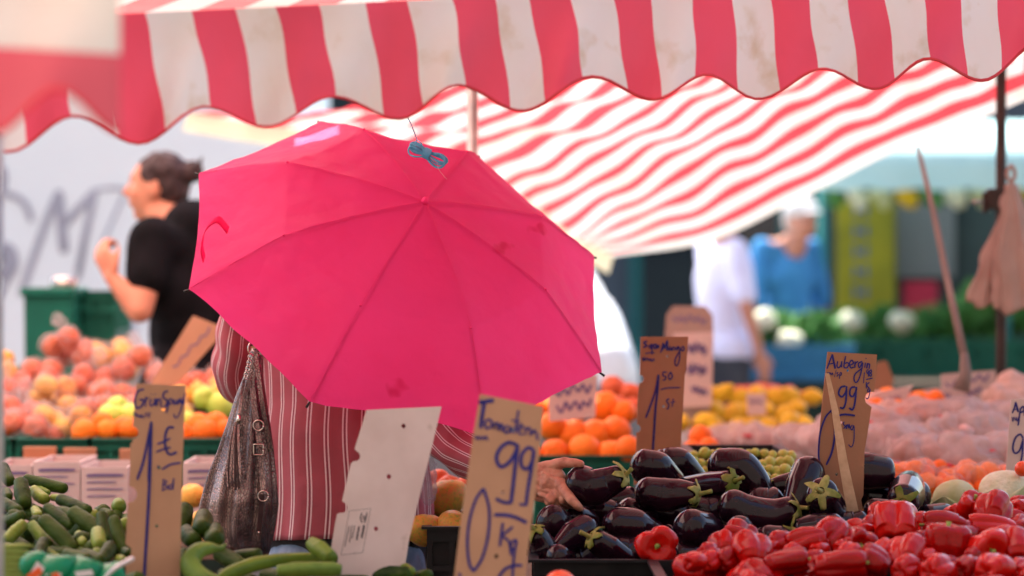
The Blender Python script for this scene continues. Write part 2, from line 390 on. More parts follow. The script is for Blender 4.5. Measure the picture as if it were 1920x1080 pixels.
building('grey_building', 'grey rendered house front with dark shop windows behind the vegetable stall', -1.5, 9.5, 36, 9, 13, M['facade'])
building('dark_building', 'dark stone house front beyond the white truck', -14, -1.6, 38, 9, 15, M['facade2'])

building('added_rear_building', 'unseen plastered house front added behind the camera to block sky and bounce sunlight', -32, 32, -13.5, 6, 19, M['added_plaster'])  # added out of view to cut frontal sky and reflect sunlight forward
# white lorry with graffiti
def wheel(parent, x, y, r, wd):
    b = bmesh.new(); tube(b, [Vector((x, y-wd/2, r)), Vector((x, y-wd/2+.03, r)), Vector((x, y+wd/2-.03, r)), Vector((x, y+wd/2, r))], [r*.9, r, r, r*.9], 28); wh = obj('wheel', b, M['rubber'], parent)
    b = bmesh.new(); tube(b, [Vector((x, y-wd/2-.015, r)), Vector((x, y-wd/2+.01, r))], [r*.5, r*.55], 24); obj('rim', b, M['steel'], wh)
TY = 14.0
t = thing('box_truck', 'white lorry box wall scrawled with grey graffiti behind the black-shirted seller', 'truck', (-2.2, TY+1.2, 0))
b = bmesh.new(); box(b, (-4.6, TY, .75), (-1.05, TY+2.4, 3.6), bev=.03); obj('cargo_box', b, M['truck'], t, sm=False)
b = bmesh.new(); box(b, (-6.6, TY+.1, .5), (-4.66, TY+2.3, 2.7), bev=.15); cab = obj('cab', b, M['truck'], t, sm=False)
b = bmesh.new(); box(b, (-6.1, TY+.085, 1.5), (-5.1, TY+.097, 2.4)); obj('cab_window', b, M['glass_dark'], cab, sm=False)
b = bmesh.new(); box(b, (-6.4, TY+.3, .45), (-1.1, TY+2.1, .74)); obj('chassis', b, M['black_metal'], t, sm=False)
for x in (-5.6, -2.9, -2.0): wheel(t, x, TY+.2, .42, .3); wheel(t, x, TY+2.2, .42, .3)
b = bmesh.new()
for z in (.82,): box(b, (-4.6, TY-.02, z-.04), (-1.05, TY-.002, z+.04))
obj('trim_rail', b, M['steel'], t, sm=False)
def ribbon(bm, pts, wd, nrm=Vector((0, -1, 0)), n=5, taper=.35):
    pts = catmull(pts, n) if len(pts) > 2 else [Vector(p) for p in pts]
    L, Rr = [], []; k = len(pts)
    for i, p in enumerate(pts):
        a = pts[max(i-1, 0)]; c = pts[min(i+1, k-1)]; tt = c-a
        if tt.length < 1e-9: tt = Vector((1, 0, 0))
        s = tt.normalized().cross(nrm); e = min(i, k-1-i); q = wd*.5*(1 if e > 0 else 1-taper)
        L.append(bm.verts.new(p+s*q)); Rr.append(bm.verts.new(p-s*q))
    for i in range(k-1): bm.faces.new((L[i], L[i+1], Rr[i+1], Rr[i]))
gf = bmesh.new()
def gpt(x, y): return P(x/1.8625, 180+y/1.8625, TY-.006)
for kk, (pl, wd) in enumerate([([(70, 700), (140, 500), (205, 330)], 26), ([(205, 330), (215, 450), (225, 550)], 34), ([(215, 460), (280, 390), (335, 330)], 26), ([(335, 325), (300, 480), (270, 640)], 24), ([(325, 330), (400, 322), (450, 330)], 12),
                 ([(-40, 350), (30, 345), (85, 375), (112, 440)], 22), ([(-20, 560), (20, 540), (35, 590), (0, 640)], 60), ([(340, 560), (400, 420), (440, 330)], 10), ([(0, 700), (30, 640), (50, 590)], 16), ([(8, 250), (14, 290), (8, 330)], 24), ([(440, 700), (455, 780), (470, 830)], 20),
                 ([(-400, 420), (-300, 330), (-250, 450), (-360, 600), (-220, 620)], 26), ([(-170, 340), (-190, 620)], 26), ([(560, 420), (600, 560)], 20)]):
    ribbon(gf, [gpt(*q)+Vector((0, -.0006*kk, 0)) for q in pl], S(wd/1.8625, TY))
obj('graffiti', gf, M['graffiti'], t, sm=False)

# parked car seen past the umbrella, standing end-on
CY = 13.0
t = thing('parked_car', 'rounded white car with dark grey lower cladding parked behind the pink umbrella', 'car', (-.19, CY+2, 0))
def car_sec(y, hw, zt, zb=.42):
    pts = [(-hw*.86, zb), (-hw*.97, .62), (-hw, .86), (-hw*.95, 1.02), (-hw*.82, min(zt, 1.25)), (-hw*.62, zt-.02), (0, zt), (hw*.62, zt-.02), (hw*.82, min(zt, 1.25)), (hw*.95, 1.02), (hw, .86), (hw*.97, .62), (hw*.86, zb)]
    return [Vector((-.19+q.x, y, q.z)) for q in catmull([Vector((x, 0, z)) for x, z in pts], 3)]
rings = [car_sec(CY+.0, .70, 1.0, .5), car_sec(CY+.04, .76, 1.04), car_sec(CY+.25, .79, 1.3), car_sec(CY+.5, .79, 1.46), car_sec(CY+1.2, .79, 1.5), car_sec(CY+2.0, .79, 1.46), car_sec(CY+2.7, .79, 1.06), car_sec(CY+3.8, .78, .92), car_sec(CY+3.95, .7, .8, .5)]
b = bmesh.new(); loft(b, rings); obj('body', b, M['car_white'], t)
b = bmesh.new(); box(b, (-.99, CY-.06, .3), (.61, CY+3.98, .86), bev=.06); obj('cladding', b, M['car_grey'], t, sm=False)
b = bmesh.new(); box(b, (-.75, CY+.03, 1.08), (.37, CY+.05, 1.36), rot=Euler((R(-38), 0, 0)).to_matrix(), bev=.008); obj('rear_window', b, M['glass_dark'], t, sm=False)
for yy in (CY+.75, CY+3.2):
    for x in (-.93, .55):
        b = bmesh.new(); tube(b, [Vector((x-.11, yy, .33)), Vector((x-.09, yy, .33)), Vector((x+.09, yy, .33)), Vector((x+.11, yy, .33))], [.29, .33, .33, .29], 28); wh = obj('wheel', b, M['rubber'], t)
        sg = 1 if x > 0 else -1; b = bmesh.new(); tube(b, [Vector((x+.10*sg, yy, .33)), Vector((x+.125*sg, yy, .33))], [.17, .15], 24); obj('rim', b, M['steel'], wh)

# ------------------------------------------------------------------ awnings
def grid_mesh(name, G, UV, m, parent=None, thick=0):
    bm = bmesh.new(); uvl = bm.loops.layers.uv.new('UVMap'); n, k = len(G), len(G[0])
    V = [[bm.verts.new(p) for p in row] for row in G]
    for i in range(n-1):
        for j in range(k-1):
            f = bm.faces.new((V[i][j], V[i+1][j], V[i+1][j+1], V[i][j+1]))
            for l, (a, c) in zip(f.loops, ((i, j), (i+1, j), (i+1, j+1), (i, j+1))): l[uvl].uv = UV[a][c]
    return obj(name, bm, m, parent)
def vd(px): return 1/(1/5.0+(1/6.1-1/5.0)*px/1920)          # the valance runs away from us to the right
bk = [-285,-205,-120,-40, 50, 133, 225, 310, 395, 482, 556, 630, 720, 794, 874, 957, 1022, 1093, 1178, 1241, 1303, 1384, 1463, 1534, 1609, 1678, 1745, 1815, 1878, 1950, 2020, 2090, 2155]
tk = [-325,-245,-160,-80, 12, 96, 188, 272, 359, 441, 516, 598, 685, 763, 848, 928, 991, 1067, 1146, 1217, 1300, 1370, 1439, 1511, 1585, 1652, 1724, 1794, 1869, 1930, 2000, 2072, 2140]
sc_pts = [(-235, 300), (-100, 232), (15, 285), (138, 217), (261, 269), (384, 200), (500, 238), (625, 181), (748, 223), (859, 160), (978, 208), (1111, 144), (1226, 187), (1325, 140), (1422, 186), (1544, 129), (1641, 167), (1741, 110), (1841, 151), (1950, 80), (2050, 130), (2160, 70)]
def scallop(px):
    for (a, ya), (c, yc) in zip(sc_pts, sc_pts[1:]):
        if a <= px <= c:
            q = (1-math.cos(math.pi*(px-a)/(c-a)))/2; return ya+(yc-ya)*q
    return sc_pts[0][1] if px < sc_pts[0][0] else sc_pts[-1][1]
aw = thing('striped_awning', 'red and white striped market awning with scalloped valance right above the pink umbrella', 'awning', (.2, 6.5, 0))
NU = (len(bk)-1)*5; G, UV, foldrow, hemrow = [], [], [], []
for i in range(NU+1):
    u = i/5; xb = np.interp(u, range(len(bk)), bk); xt = np.interp(u, range(len(tk)), tk); yt = 25-(xt-250)*.046; yb = scallop(xb)
    row, uvr = [], []
    for j in range(13):
        v = j/12; px = xt+(xb-xt)*(v**.8); py = yt+(yb-yt)*v; d = vd(px)
        d += .022*math.sin(px*.0263+v*2.0)*v+.012*math.sin(px*.061+v*4)*v-.02*v
        row.append(P(px, py, d)); uvr.append((u+1+.06*math.sin(px*.02+v*5)*(v*(1-v)*3), v))
    G.append(row); UV.append(uvr); foldrow.append(row[0]); hemrow.append(row[-1])
grid_mesh('valance', G, UV, M['awning'], aw)
b = bmesh.new(); tube(b, hemrow, .0026, 6, flat=1.4); obj('binding', b, M['hem'], aw)
# roof: from the fold up over the ridge and down to the sagging far corner
from itertools import product
ctrl = {0.0: [(1150, 480), (1330, 452), (1500, 373), (1680, 283), (1830, 226), (1960, 172)],
        .30: [(1075, 440), (1240, 330), (1400, 235), (1550, 150), (1680, 80), (1790, 20)],
        .58: [(930, 340), (1080, 265), (1220, 190), (1350, 110), (1450, 40), (1540, -20)],
        .80: [(690, 262), (830, 238), (960, 195), (1080, 130), (1180, 60), (1270, 0)],
        1.0: [(352, 206), (500, 222), (640, 200), (780, 150), (900, 80), (1000, 10)]}
uk = sorted(ctrl)
def roofpt(u, v):
    xs, ys = [], []
    for k in uk:
        c = catmull([Vector((a, b_, 0)) for a, b_ in ctrl[k]], 8); q = v*(len(c)-1); i = min(int(q), len(c)-2); p = c[i].lerp(c[i+1], q-i); xs.append(p.x); ys.append(p.y)
    x = float(np.interp(u, uk, xs)); y = float(np.interp(u, uk, ys))
    d = 12.0-3.1*v**.9-.8*u*(1-v)
    e = min(u*6, 1); rip = math.sin(v*30+u*9)*e*min(1, v*8+.3)
    y += 4.5*rip+3*math.sin(v*47-u*18)*e
    return P(x, y, d)
NB, NS = 110, 14
cols = []; cuv = []
for i in range(NB+1):
    u = 1-i/NB; row = [roofpt(u, j/100) for j in range(101)][::-1]
    e = row[0]; fx = i/NB; fold = lerp_list(foldrow, .05+fx*.95)
    mid = (e+fold)/2+Vector((0, .05, .28)); ext = catmull([fold, mid, e], 8)
    r = ext[:-1]+row
    cols.append(r); cuv.append([(NS*2*u, q/10) for q in range(len(r))])
grid_mesh('roof_cloth', cols, cuv, M['awning_b'], aw)
# left end of the roof where the fold runs on past the gable, cream hem band along its low edge
b = bmesh.new(); gp = []
for j in range(41):
    p = roofpt(1.0, j/100); gp.append(p)
b2 = [p+Vector((0, .0, 0)) for p in [cols[-1][-1]]]
rowsh = []
edge = [roofpt(u/20, 0) for u in range(21)]; G2 = [[p, p+Vector((-.01, .0, -.035)), p+Vector((-.02, .01, -.075))] for p in edge]
grid_mesh('hem_band', G2, [[(0, 0)]*3]*21, M['canvas'], aw)
# poles
def pole(px, py0, py1, d, r, m, name, label, cat, z0=None):
    a = P(px, py0, d); c = P(px, py1, d) if z0 is None else Vector((P(px, 0, d).x, d, z0)); b = bmesh.new(); tube(b, [a, a.lerp(c, .33), a.lerp(c, .66), c], r, 16, up=Vector((0, 1, 0))); return a, c, b
a, c, b = pole(886, 120, 0, 8.2, .0165, 0, '', '', '', 0)
tp = thing('steel_pole', 'round grey steel post rising behind the top edge of the umbrella', 'pole', (c.x, c.y, 0)); obj('tube', b, M['steel'], tp)
b = bmesh.new(); box(b, (c.x-.09, c.y-.09, 0), (c.x+.09, c.y+.09, .02), bev=.004); obj('base_plate', b, M['steel'], tp, sm=False)
a, c, b = pole(1877, 100, 0, 8.75, .0165, 0, '', '', '', 0)
tp = thing('brown_pole', 'dark brown stall post with a clamp beside the hanging paper bags', 'pole', (c.x, c.y, 0)); obj('tube', b, M['brown_metal'], tp)
cl = P(1870, 372, 8.75); b = bmesh.new(); box(b, cl+Vector((-.032, -.025, -.035)), cl+Vector((.03, .025, .03)), bev=.006); box(b, cl+Vector((-.045, -.012, -.045)), cl+Vector((-.03, .012, .02)), bev=.003); cb = obj('clamp', b, M['brown_metal'], tp, sm=False)
b = bmesh.new(); tube(b, [cl+Vector((-.05, -.02, -.01)), cl+Vector((-.08, -.03, -.012))], .006, 8); obj('clamp_screw', b, M['steel'], cb)
b = bmesh.new(); box(b, (c.x-.08, c.y-.08, 0), (c.x+.08, c.y+.08, .02)); obj('base_plate', b, M['brown_metal'], tp, sm=False)
a, c, b = pole(-1, 250, 0, 4.75, .0075, 0, '', '', '', 0)
tp = thing('thin_post', 'thin pinkish metal post along the left border of the photo', 'pole', (c.x, c.y, 0)); obj('tube', b, M['steel'], tp)
b = bmesh.new(); box(b, (c.x-.05, c.y-.05, 0), (c.x+.05, c.y+.05, .015)); obj('base_plate', b, M['steel'], tp, sm=False)
q0, q1 = P(1721, 275, 8.9), P(1808, 668, 8.2); b = bmesh.new(); tube(b, [q0, q0.lerp(q1, .35)+Vector((.004, 0, 0)), q0.lerp(q1, .7), q1], [.006, .009, .011, .012], 10); st = obj('support_stick', b, M['wood'], None)
tag(st, 'slanting pale wooden stick propping the awning edge left of the brown post', 'stick')
b = bmesh.new(); tube(b, [q1+Vector((0, 0, .01)), q1+Vector((.004, 0, -.05)), q1+Vector((-.01, 0, -.10))], [.011, .018, .026], 12); obj('peg', b, M['wood'], st)
# neighbouring awning corner, upper left and close to the camera
na = thing('near_awning', 'blurred corner of a striped awning close to the camera in the upper left', 'awning', (-1.3, 3.6, 0))
def npt(x, y, d=3.6): return P(x, y, d)
G, UV = [], []
for i in range(61):
    x = -900+1125*i/60; ph = (x-222)/205*math.pi
    yb = 222+38*math.cos(ph)*-1 if False else 0
    yb = 208+42*math.cos((x-235)/245*2*math.pi+0.1)-.0*x
    row, uvr = [], []
    for j in range(15):
        v = j/14; y = -90+(yb+90)*v; yl = 88+(x)*.06
        uu = .5 if y < yl else 1.5
        row.append(npt(x, y, 3.6+.015*math.sin(x*.02+v*3)*v)); uvr.append((.0+(y-yl)/200+1.0, v))
    G.append(row); UV.append(uvr)
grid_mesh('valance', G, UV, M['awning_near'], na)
b = bmesh.new(); tube(b, [r[-1] for r in G], .003, 6); obj('binding', b, M['hem'], na)
G2 = [[r[0], r[0]+Vector((0, -.25, .14)), r[0]+Vector((0, -.6, .30))] for r in G[::4]]
grid_mesh('roof_cloth', G2, [[(i*.6, 0)]*3 for i in range(len(G2))], M['awning_c'], na)
# unseen roof added above the frame to shade the left half and front counter
tr = thing('added_shade_roof', 'unseen pink striped roof added to shade the seller and the fruit', 'awning', (-1.2, 7.5, 0))
def shade_roof(x0, x1, y0, y1, gap=None):
    G, UV = [], []; xs = list(np.linspace(x0, x1, 49)); ys = list(np.linspace(y0, y1, 25))
    if gap: xs = sorted(xs+[gap[0], gap[1]]); ys = sorted(ys+[gap[2], gap[3]])
    for x in xs:
        row, uvr = [], []
        for j, y in enumerate(ys):
            row.append(Vector((x, y, 3.05+.03*math.sin(x*4+y)+.02*math.sin(y*3)))); uvr.append((x/.16+40, j/24))
        G.append(row); UV.append(uvr)
    o = grid_mesh('roof_cloth', G, UV, M['awning_c'], tr)  # cloth of the added shade roof, out of view
    if gap:                      # gap cut so that one patch of sun lands on the umbrella
        bm = bmesh.new(); bm.from_mesh(o.data)
        kill = [f for f in bm.faces if gap[0] < (f.calc_center_median()+o.parent.location).x < gap[1] and gap[2] < (f.calc_center_median()+o.parent.location).y < gap[3]]
        bmesh.ops.delete(bm, geom=kill, context='FACES'); bm.to_mesh(o.data); bm.free()
SP = P(594, 228, 6.76); SP = SP+sd*((3.05-SP.z)/sd.z)
shade_roof(-4.0, .05, 4.6, 9.3, (SP.x-.055, SP.x+.055, SP.y-.035, SP.y+.035)); shade_roof(-4.0, -1.15, 9.3, 11.2)
for x, y in ((-3.95, 4.7), (-3.95, 11.1)):
    b = bmesh.new(); tube(b, [Vector((x, y, 0)), Vector((x, y, 3.05))], .02, 12); obj('post', b, M['steel'], tr)

# ------------------------------------------------------------------ pink umbrella
UC = P(748, 510, 6.6); UR = .525; UH = .222
ux = Vector((371, 203, 32)).normalized(); un = Vector((.289, -.640, .712)).normalized()
ux = (ux-un*ux.dot(un)).normalized(); uy = Vector((165, -255, -296)); uy = (uy-un*uy.dot(un)-ux*uy.dot(ux)).normalized()
def upt(r, k, ang):              # r fraction of the radius, k height fraction, ang in octants
    a = math.pi/4*ang; return UC+(ux*math.cos(a)+uy*math.sin(a))*UR*r+un*UH*k
prof_r = [(0, 1.0), (.15, .955), (.32, .875), (.5, .765), (.63, .665), (.72, .52), (.85, .28), (1.0, 0)]
def uh(r): return float(np.interp(r, [a for a, _ in prof_r], [b_ for _, b_ in prof_r]))
um = thing('umbrella', 'open pink folding umbrella tilted back towards the camera with a blue cord resting on it', 'umbrella', UC)
b = bmesh.new(); NR, NA = 60, 192
rows = []
for i in range(NR+1):
    r = max(i/NR, .004); row = []
    for j in range(NA):
        k = j/NA*8; f = k-int(k); ang = k
        chord = math.cos(math.pi/8)/math.cos((f-.5)*math.pi/4)            # flat between the ribs
        kk = chord*(1-.018*math.sin(math.pi*f)*r*r)
        hgt = uh(r); sag = -.035*math.sin(math.pi*f)*math.sin(math.pi*min(1, r))*1.2
        sag += .012*math.sin(f*math.pi*6+int(k)*1.7)*max(0, r-.45)*math.sin(math.pi*f)
        p = upt(r*kk, hgt+sag, ang)
        nz = noise.noise(Vector((p.x*9, p.y*9, p.z*9)))*.0045+noise.noise(Vector((p.x*26+f*3, p.y*26, p.z*26)))*.0022*(.3+r*r)+abs(noise.noise(Vector((p.x*14+p.z*22, p.y*14, k*2.0))))*.014*max(0, r-.4)
        row.append(p+un*nz*min(1, r*4))
    rows.append(row)
loft(b, rows, caps=False); cp = obj('canopy', b, M['umbrella'], um)
for k in range(8):
    b = bmesh.new(); pts = [upt(r, uh(r)+.006, k) for r in np.linspace(.02, .995, 24)]
    tube(b, pts, .0006, 5); obj('seam', b, M['umbrella_seam'], cp)
    b = bmesh.new(); pts = [upt(r, uh(r)-.03, k) for r in np.linspace(.03, .98, 16)]; tube(b, pts, .0018, 6); rb = obj('rib', b, M['steel'], um)
    b = bmesh.new(); a, c = upt(.98, -.01, k), upt(1.018, -.03, k); tube(b, [a, c], [.0022, .003], 8); obj('rib_tip', b, M['black_metal'], rb)
    b = bmesh.new(); tube(b, [upt(.03, .35, k), upt(.5, uh(.5)-.06, k)], .0016, 6); obj('strut', b, M['steel'], rb)
    b = bmesh.new(); ellipsoid(b, upt(.632, uh(.632)+.008, k), (.003, .003, .003), seg=8, rings=6); obj('rib_stitch', b, M['umbrella_seam'], cp)
b = bmesh.new(); tube(b, [UC+un*UH*1.0, UC+un*UH*1.03, UC+un*UH*1.06], [.009, .008, .004], 12); obj('cap', b, M['umbrella_seam'], um)
SH = UC+un*UH; HG = SH-un*.62
b = bmesh.new(); tube(b, [SH, SH.lerp(HG, .5), HG], [.0035, .005, .006], 10); obj('shaft', b, M['steel'], um)
b = bmesh.new(); tube(b, [HG, HG-un*.02, HG-un*.07, HG-un*.085], [.012, .015, .014, .008], 14); obj('handle', b, M['black_metal'], um)
st0, st1, st2, st3, st4 = P(428, 432, 6.28), P(408, 412, 6.25), P(386, 428, 6.26), P(378, 462, 6.28), P(382, 486, 6.33)
b = bmesh.new(); pts = catmull([st0, st1, st2, st3, st4], 6); V = [[b.verts.new(p+Vector((0, .0, dz))+Vector((dz*.3, 0, 0))) for dz in (-.008, .008)] for p in pts]
for i in range(len(V)-1): b.faces.new((V[i][0], V[i][1], V[i+1][1], V[i+1][0]))
b = bake(b, [('SOLIDIFY', dict(thickness=.0015))]); obj('closing_strap', b, M['umbrella'], um)

# coil of blue cord hanging from the awning
random.seed(3)
cc = P(800, 288, 6.24); b = bmesh.new()
axu = (P(838, 306, 6.2)-P(765, 272, 6.24)); axn = axu.normalized(); nn = Vector((0, -1, 0)); bb = axn.cross(nn).normalized()
for k in range(13):
    side = -1 if k % 2 else 1; L = (.040+.006*random.random()) if side < 0 else (.046+.008*random.random()); wd = .005+.017*random.random(); tw = random.uniform(-.5, .5); off = random.uniform(-.005, .005)
    pts = []
    for q in range(13):
        a = q/12*2*math.pi; x = side*(L/2)*(1-math.cos(a)); y = wd*math.sin(a)*(.35+.65*(1-math.cos(a))/2)
        pts.append(cc+axn*x+bb*(y*math.cos(tw)+off)+nn*(y*math.sin(tw)+.004*math.sin(k)+.006))
    tube(b, catmull(pts, 2), .0019, 6)
for k in range(6):
    x = -.007+.0028*k; pts = [cc+axn*(x+.001*math.sin(a))+bb*.0115*math.cos(a)+nn*(.0115*math.sin(a)+.006) for a in np.linspace(0, 2*math.pi, 15)]; tube(b, [Vector(p) for p in pts], .0014, 6)
p0, p1 = P(757, 205, 6.2), P(782, 262, 6.22); tube(b, [P(750, 40, 6.1), P(752, 140, 6.15), p0, p0.lerp(p1, .5)+Vector((.002, 0, 0)), p1], .0013, 6)
tube(b, [p1, P(775, 272, 6.2), P(790, 285, 6.2)], .0014, 6); tube(b, [p1, P(790, 268, 6.19), P(796, 290, 6.19)], .0014, 6)
co = obj('cord_coil', b, M['cord'], None); tag(co, 'bundle of blue nylon cord hanging down in front of the pink umbrella', 'cord')
b = bmesh.new(); tube(b, catmull([P(820, 305, 6.17), P(822, 316, 6.17), P(832, 330, 6.17), P(838, 336, 6.17)], 4), .0004, 4); obj('loose_thread', b, M['thread'], co)

# ------------------------------------------------------------------ people
def head_prims(c, f, up=Vector((0, 0, 1)), s=1.0):
    """face looks along f; c is the centre of the head"""
    f = f.normalized(); l = up.cross(f).normalized(); u = f.cross(l)
    Rm = Matrix((f, l, u)).transposed()
    def q(a, b_, c_): return c+(f*a+l*b_+u*c_)*s
    pr = [('e', q(-.012, 0, .028), (.098*s, .078*s, .088*s), Rm), ('e', q(.022, 0, -.02), (.072*s, .064*s, .085*s), Rm), ('c', q(.055, 0, -.088), .026*s, q(.03, 0, -.06), .05*s),
          ('c', q(.086, 0, .022), .009*s, q(.110, 0, -.016), .012*s), ('e', q(.104, 0, -.02), (.015*s, .016*s, .010*s), Rm), ('c', q(.078, .022, .036), .012*s, q(.078, -.022, .036), .012*s),
          ('e', q(.085, 0, -.047), (.012*s, .024*s, .008*s), Rm), ('e', q(.083, 0, -.06), (.011*s, .020*s, .007*s), Rm), ('e', q(.06, .04, -.02), (.02*s, .02*s, .025*s), Rm), ('e', q(.06, -.04, -.02), (.02*s, .02*s, .025*s), Rm)]
    for sg in (1, -1): pr.append(('e', q(-.008, .076*sg, -.01), (.018*s, .010*s, .030*s), Rm))
    pr.append(('c', q(-.03, 0, -.05), .052*s, q(-.035, 0, -.15), .054*s))
    return pr, q, Rm
def hand_prims(wr, d, up, s=1.0, curl=.5, side=1):
    d = d.normalized(); up = (up-d*up.dot(d)).normalized(); l = up.cross(d)
    pr = []
    for k, o in enumerate((-.028, -.010, .009, .026)):
        kn = wr+(d*(.088-.004*abs(k-1.2))+l*o*side)*s; pr.append(('c', wr+l*o*.6*side*s+d*.012*s, .014*s, kn, .0115*s))
        L = (.042, .047, .044, .034)[k]*s; a = curl*.6; p = kn
        for seg in range(3):
            dd = (d*math.cos(a)-up*math.sin(a)); n = p+dd*L*(1, .62, .5)[seg]; pr.append(('c', p, (.0105, .0095, .0085)[seg]*s, n, (.0095, .0085, .0072)[seg]*s)); p = n; a += curl
    th = wr+(d*.02-l*.03*side)*s; t1 = th+(d*.034-l*.024*side-up*.01)*s; t2 = t1+(d*.028-l*.008*side-up*.012)*s
    pr += [('c', wr+d*.01*s, .016*s, th, .015*s), ('c', th, .013*s, t1, .011*s), ('c', t1, .011*s, t2, .0085*s)]
    return pr
def person(label, loc, H, f, arms, shirt, trousers, hair, hf=None, hs=1.0, hoff=.02, slv=.78, curl=.55, hdz=0, bulk=1.0, bun=False, cap=False, voxel=.014, lean=0, hairdrop=0, skin='skin', glasses=False, group=None, scoop=False):
    """arms: for each side (elbow, wrist, hand direction) in (forward, left, up) metres"""
    loc = Vector(loc); f = Vector((*f, 0)).normalized(); l = Vector((-f.y, f.x, 0)); u = Vector((0, 0, 1)); hf = Vector((*hf, 0)).normalized() if hf else f
    def q(a, b_, c_): return loc+f*(a+lean*max(0, c_/H-.5))+l*b_+u*c_
    t = thing('person', label, 'person', loc, group)
    B = bulk; hc = q(hoff, 0, .932*H+hdz)
    pr, hq, Rm = head_prims(hc, hf, s=hs*H/1.72)
    pr.append(('c', q(-.01, 0, .80*H), .062, hc-u*.07, .056))
    pr += [('c', q(0, 0, .60*H), .11*B, q(-.01, 0, .74*H), .12*B), ('c', q(-.01, .12*B, .795*H), .055*B, q(-.01, -.12*B, .795*H), .055*B), ('e', q(0, 0, .52*H), (.12*B, .15*B, .1), Matrix((f, l, u)).transposed())]
    hands = []
    for sg, (el, wr, hd) in zip((1, -1), arms):
        sh = q(-.01, .175*B*sg, .795*H); e = q(*el); wv = q(*wr); hdv = (f*hd[0]+l*hd[1]+u*hd[2])
        pr += [('c', sh, .05*B, e, .038*B), ('c', e, .038*B, wv, .025)]; pr += hand_prims(wv, hdv, u if abs(hdv.normalized().z) < .8 else l*sg, side=sg, curl=curl)
        hands.append((sh, e, wv))
    for sg in (1, -1):
        pr += [('c', q(0, .09*B*sg, .5*H), .085*B, q(.01, .09*sg, .28*H), .055), ('c', q(.01, .09*sg, .28*H), .055, q(-.01, .09*sg, .05*H), .036), ('c', q(-.03, .09*sg, .035), .032, q(.15, .10*sg, .028), .028)]
    b = blob(pr, voxel*.8, 4); obj('body', b, M[skin], t)
    # shirt
    sp = [('c', q(0, 0, .53*H), .135*B, q(-.01, 0, .73*H), .14*B), ('c', q(-.01, .13*B, .785*H), .068*B, q(-.01, -.13*B, .785*H), .068*B), ('c', q(0, .07*B, .52*H), .12*B, q(0, -.07*B, .52*H), .12*B), ('c', q(0, .06*B, .70*H), .115*B, q(0, -.06*B, .70*H), .115*B)]
    if hoff > .15: sp.append(('c', q(-.02, .05, .825*H), .092, q(-.0, -.05, .825*H), .092))
    for sh, e, wv in hands: sp.append(('c', sh, .066*B, sh.lerp(e, slv), .062*B))
    b = blob(sp, voxel, 6); jitter(b, .012, 9); obj('shirt', b, M[shirt], t)
    tp = [('c', q(0, .06, .49*H), .125*B, q(0, -.06, .49*H), .125*B)]
    for sg in (1, -1): tp += [('c', q(0, .09*B*sg, .48*H), .10*B, q(.01, .09*sg, .28*H), .078), ('c', q(.01, .09*sg, .28*H), .078, q(-.01, .09*sg, .06*H), .062)]
    b = blob(tp, voxel, 6); jitter(b, .008, 10); obj('trousers', b, M[trousers], t)
    for sg in (1, -1):
        b = blob([('c', q(-.04, .09*sg, .04), .042, q(.16, .105*sg, .034), .038)], .012, 3); obj('shoe', b, M['rubber'], t)
    s = hs*H/1.72
    hp = [('e', hq(-.024, 0, .040), (.098*s, .084*s, .088*s), Rm), ('e', hq(-.055, 0, .0), (.062*s, .076*s, .075*s), Rm)]
    if hairdrop: hp.append(('c', hq(-.07, 0, 0), .06*s, hq(-.075, 0, -hairdrop), .045*s))
    if bun: hp += [('e', hq(-.125, 0, .055), (.040*s, .042*s, .040*s), Rm), ('c', hq(-.09, 0, .045), .03*s, hq(-.13, 0, .055), .03*s), ('c', hq(-.15, .01, .075), .012, hq(-.165, .02, .10), .006), ('c', hq(-.14, -.02, .08), .010, hq(-.15, -.035, .105), .005)]
    b = blob(hp, .007, 2); jitter(b, .006, 40); ho = obj('hair', b, M[hair], t)
    if cap:
        b = blob([('e', hq(-.005, 0, .065), (.105*s, .092*s, .07*s), Rm), ('e', hq(.10, 0, .045), (.06*s, .06*s, .012*s), Rm)], .007, 2); obj('cap', b, M['cap_white'], t)
    b = bmesh.new(); ellipsoid(b, hq(.090, 0, -.053), (.007, .021, .0035), Rm, 16, 8); obj('lips', b, M['lips'], t)
    for sg in (1, -1):
        b = bmesh.new(); ellipsoid(b, hq(.080, .032*sg, .032), (.005, .016, .003), Rm, 12, 6); obj('eyebrow', b, M[hair], t)
        b = bmesh.new(); ellipsoid(b, hq(.070, .032*sg, .010), (.010, .013, .008), Rm, 12, 8); e = obj('eye', b, M['cap_white'], t)
        b = bmesh.new(); ellipsoid(b, hq(.078, .032*sg, .010), (.003, .006, .006), Rm, 10, 8); obj('iris', b, M['black_metal'], e)
    return t
# seller in black, profile to the left
person('woman in a black T-shirt with a dark hair bun standing before the white lorry', (-1.05, 9.55, .10), 1.70, (-.80, .60),
       [((-.02, .296, 1.13), (.06, .34, 1.235), (.35, .1, .75)), ((.12, -.24, .98), (.30, -.12, 1.12), (.9, .2, .6))], 'black_cloth', 'black_cloth', 'hair_dark', hf=(-1, .12), hs=1.0, hoff=.175, hdz=-.045, slv=.5, bulk=1.22, bun=True, voxel=.012, lean=.06, skin='skin2', curl=1.0)
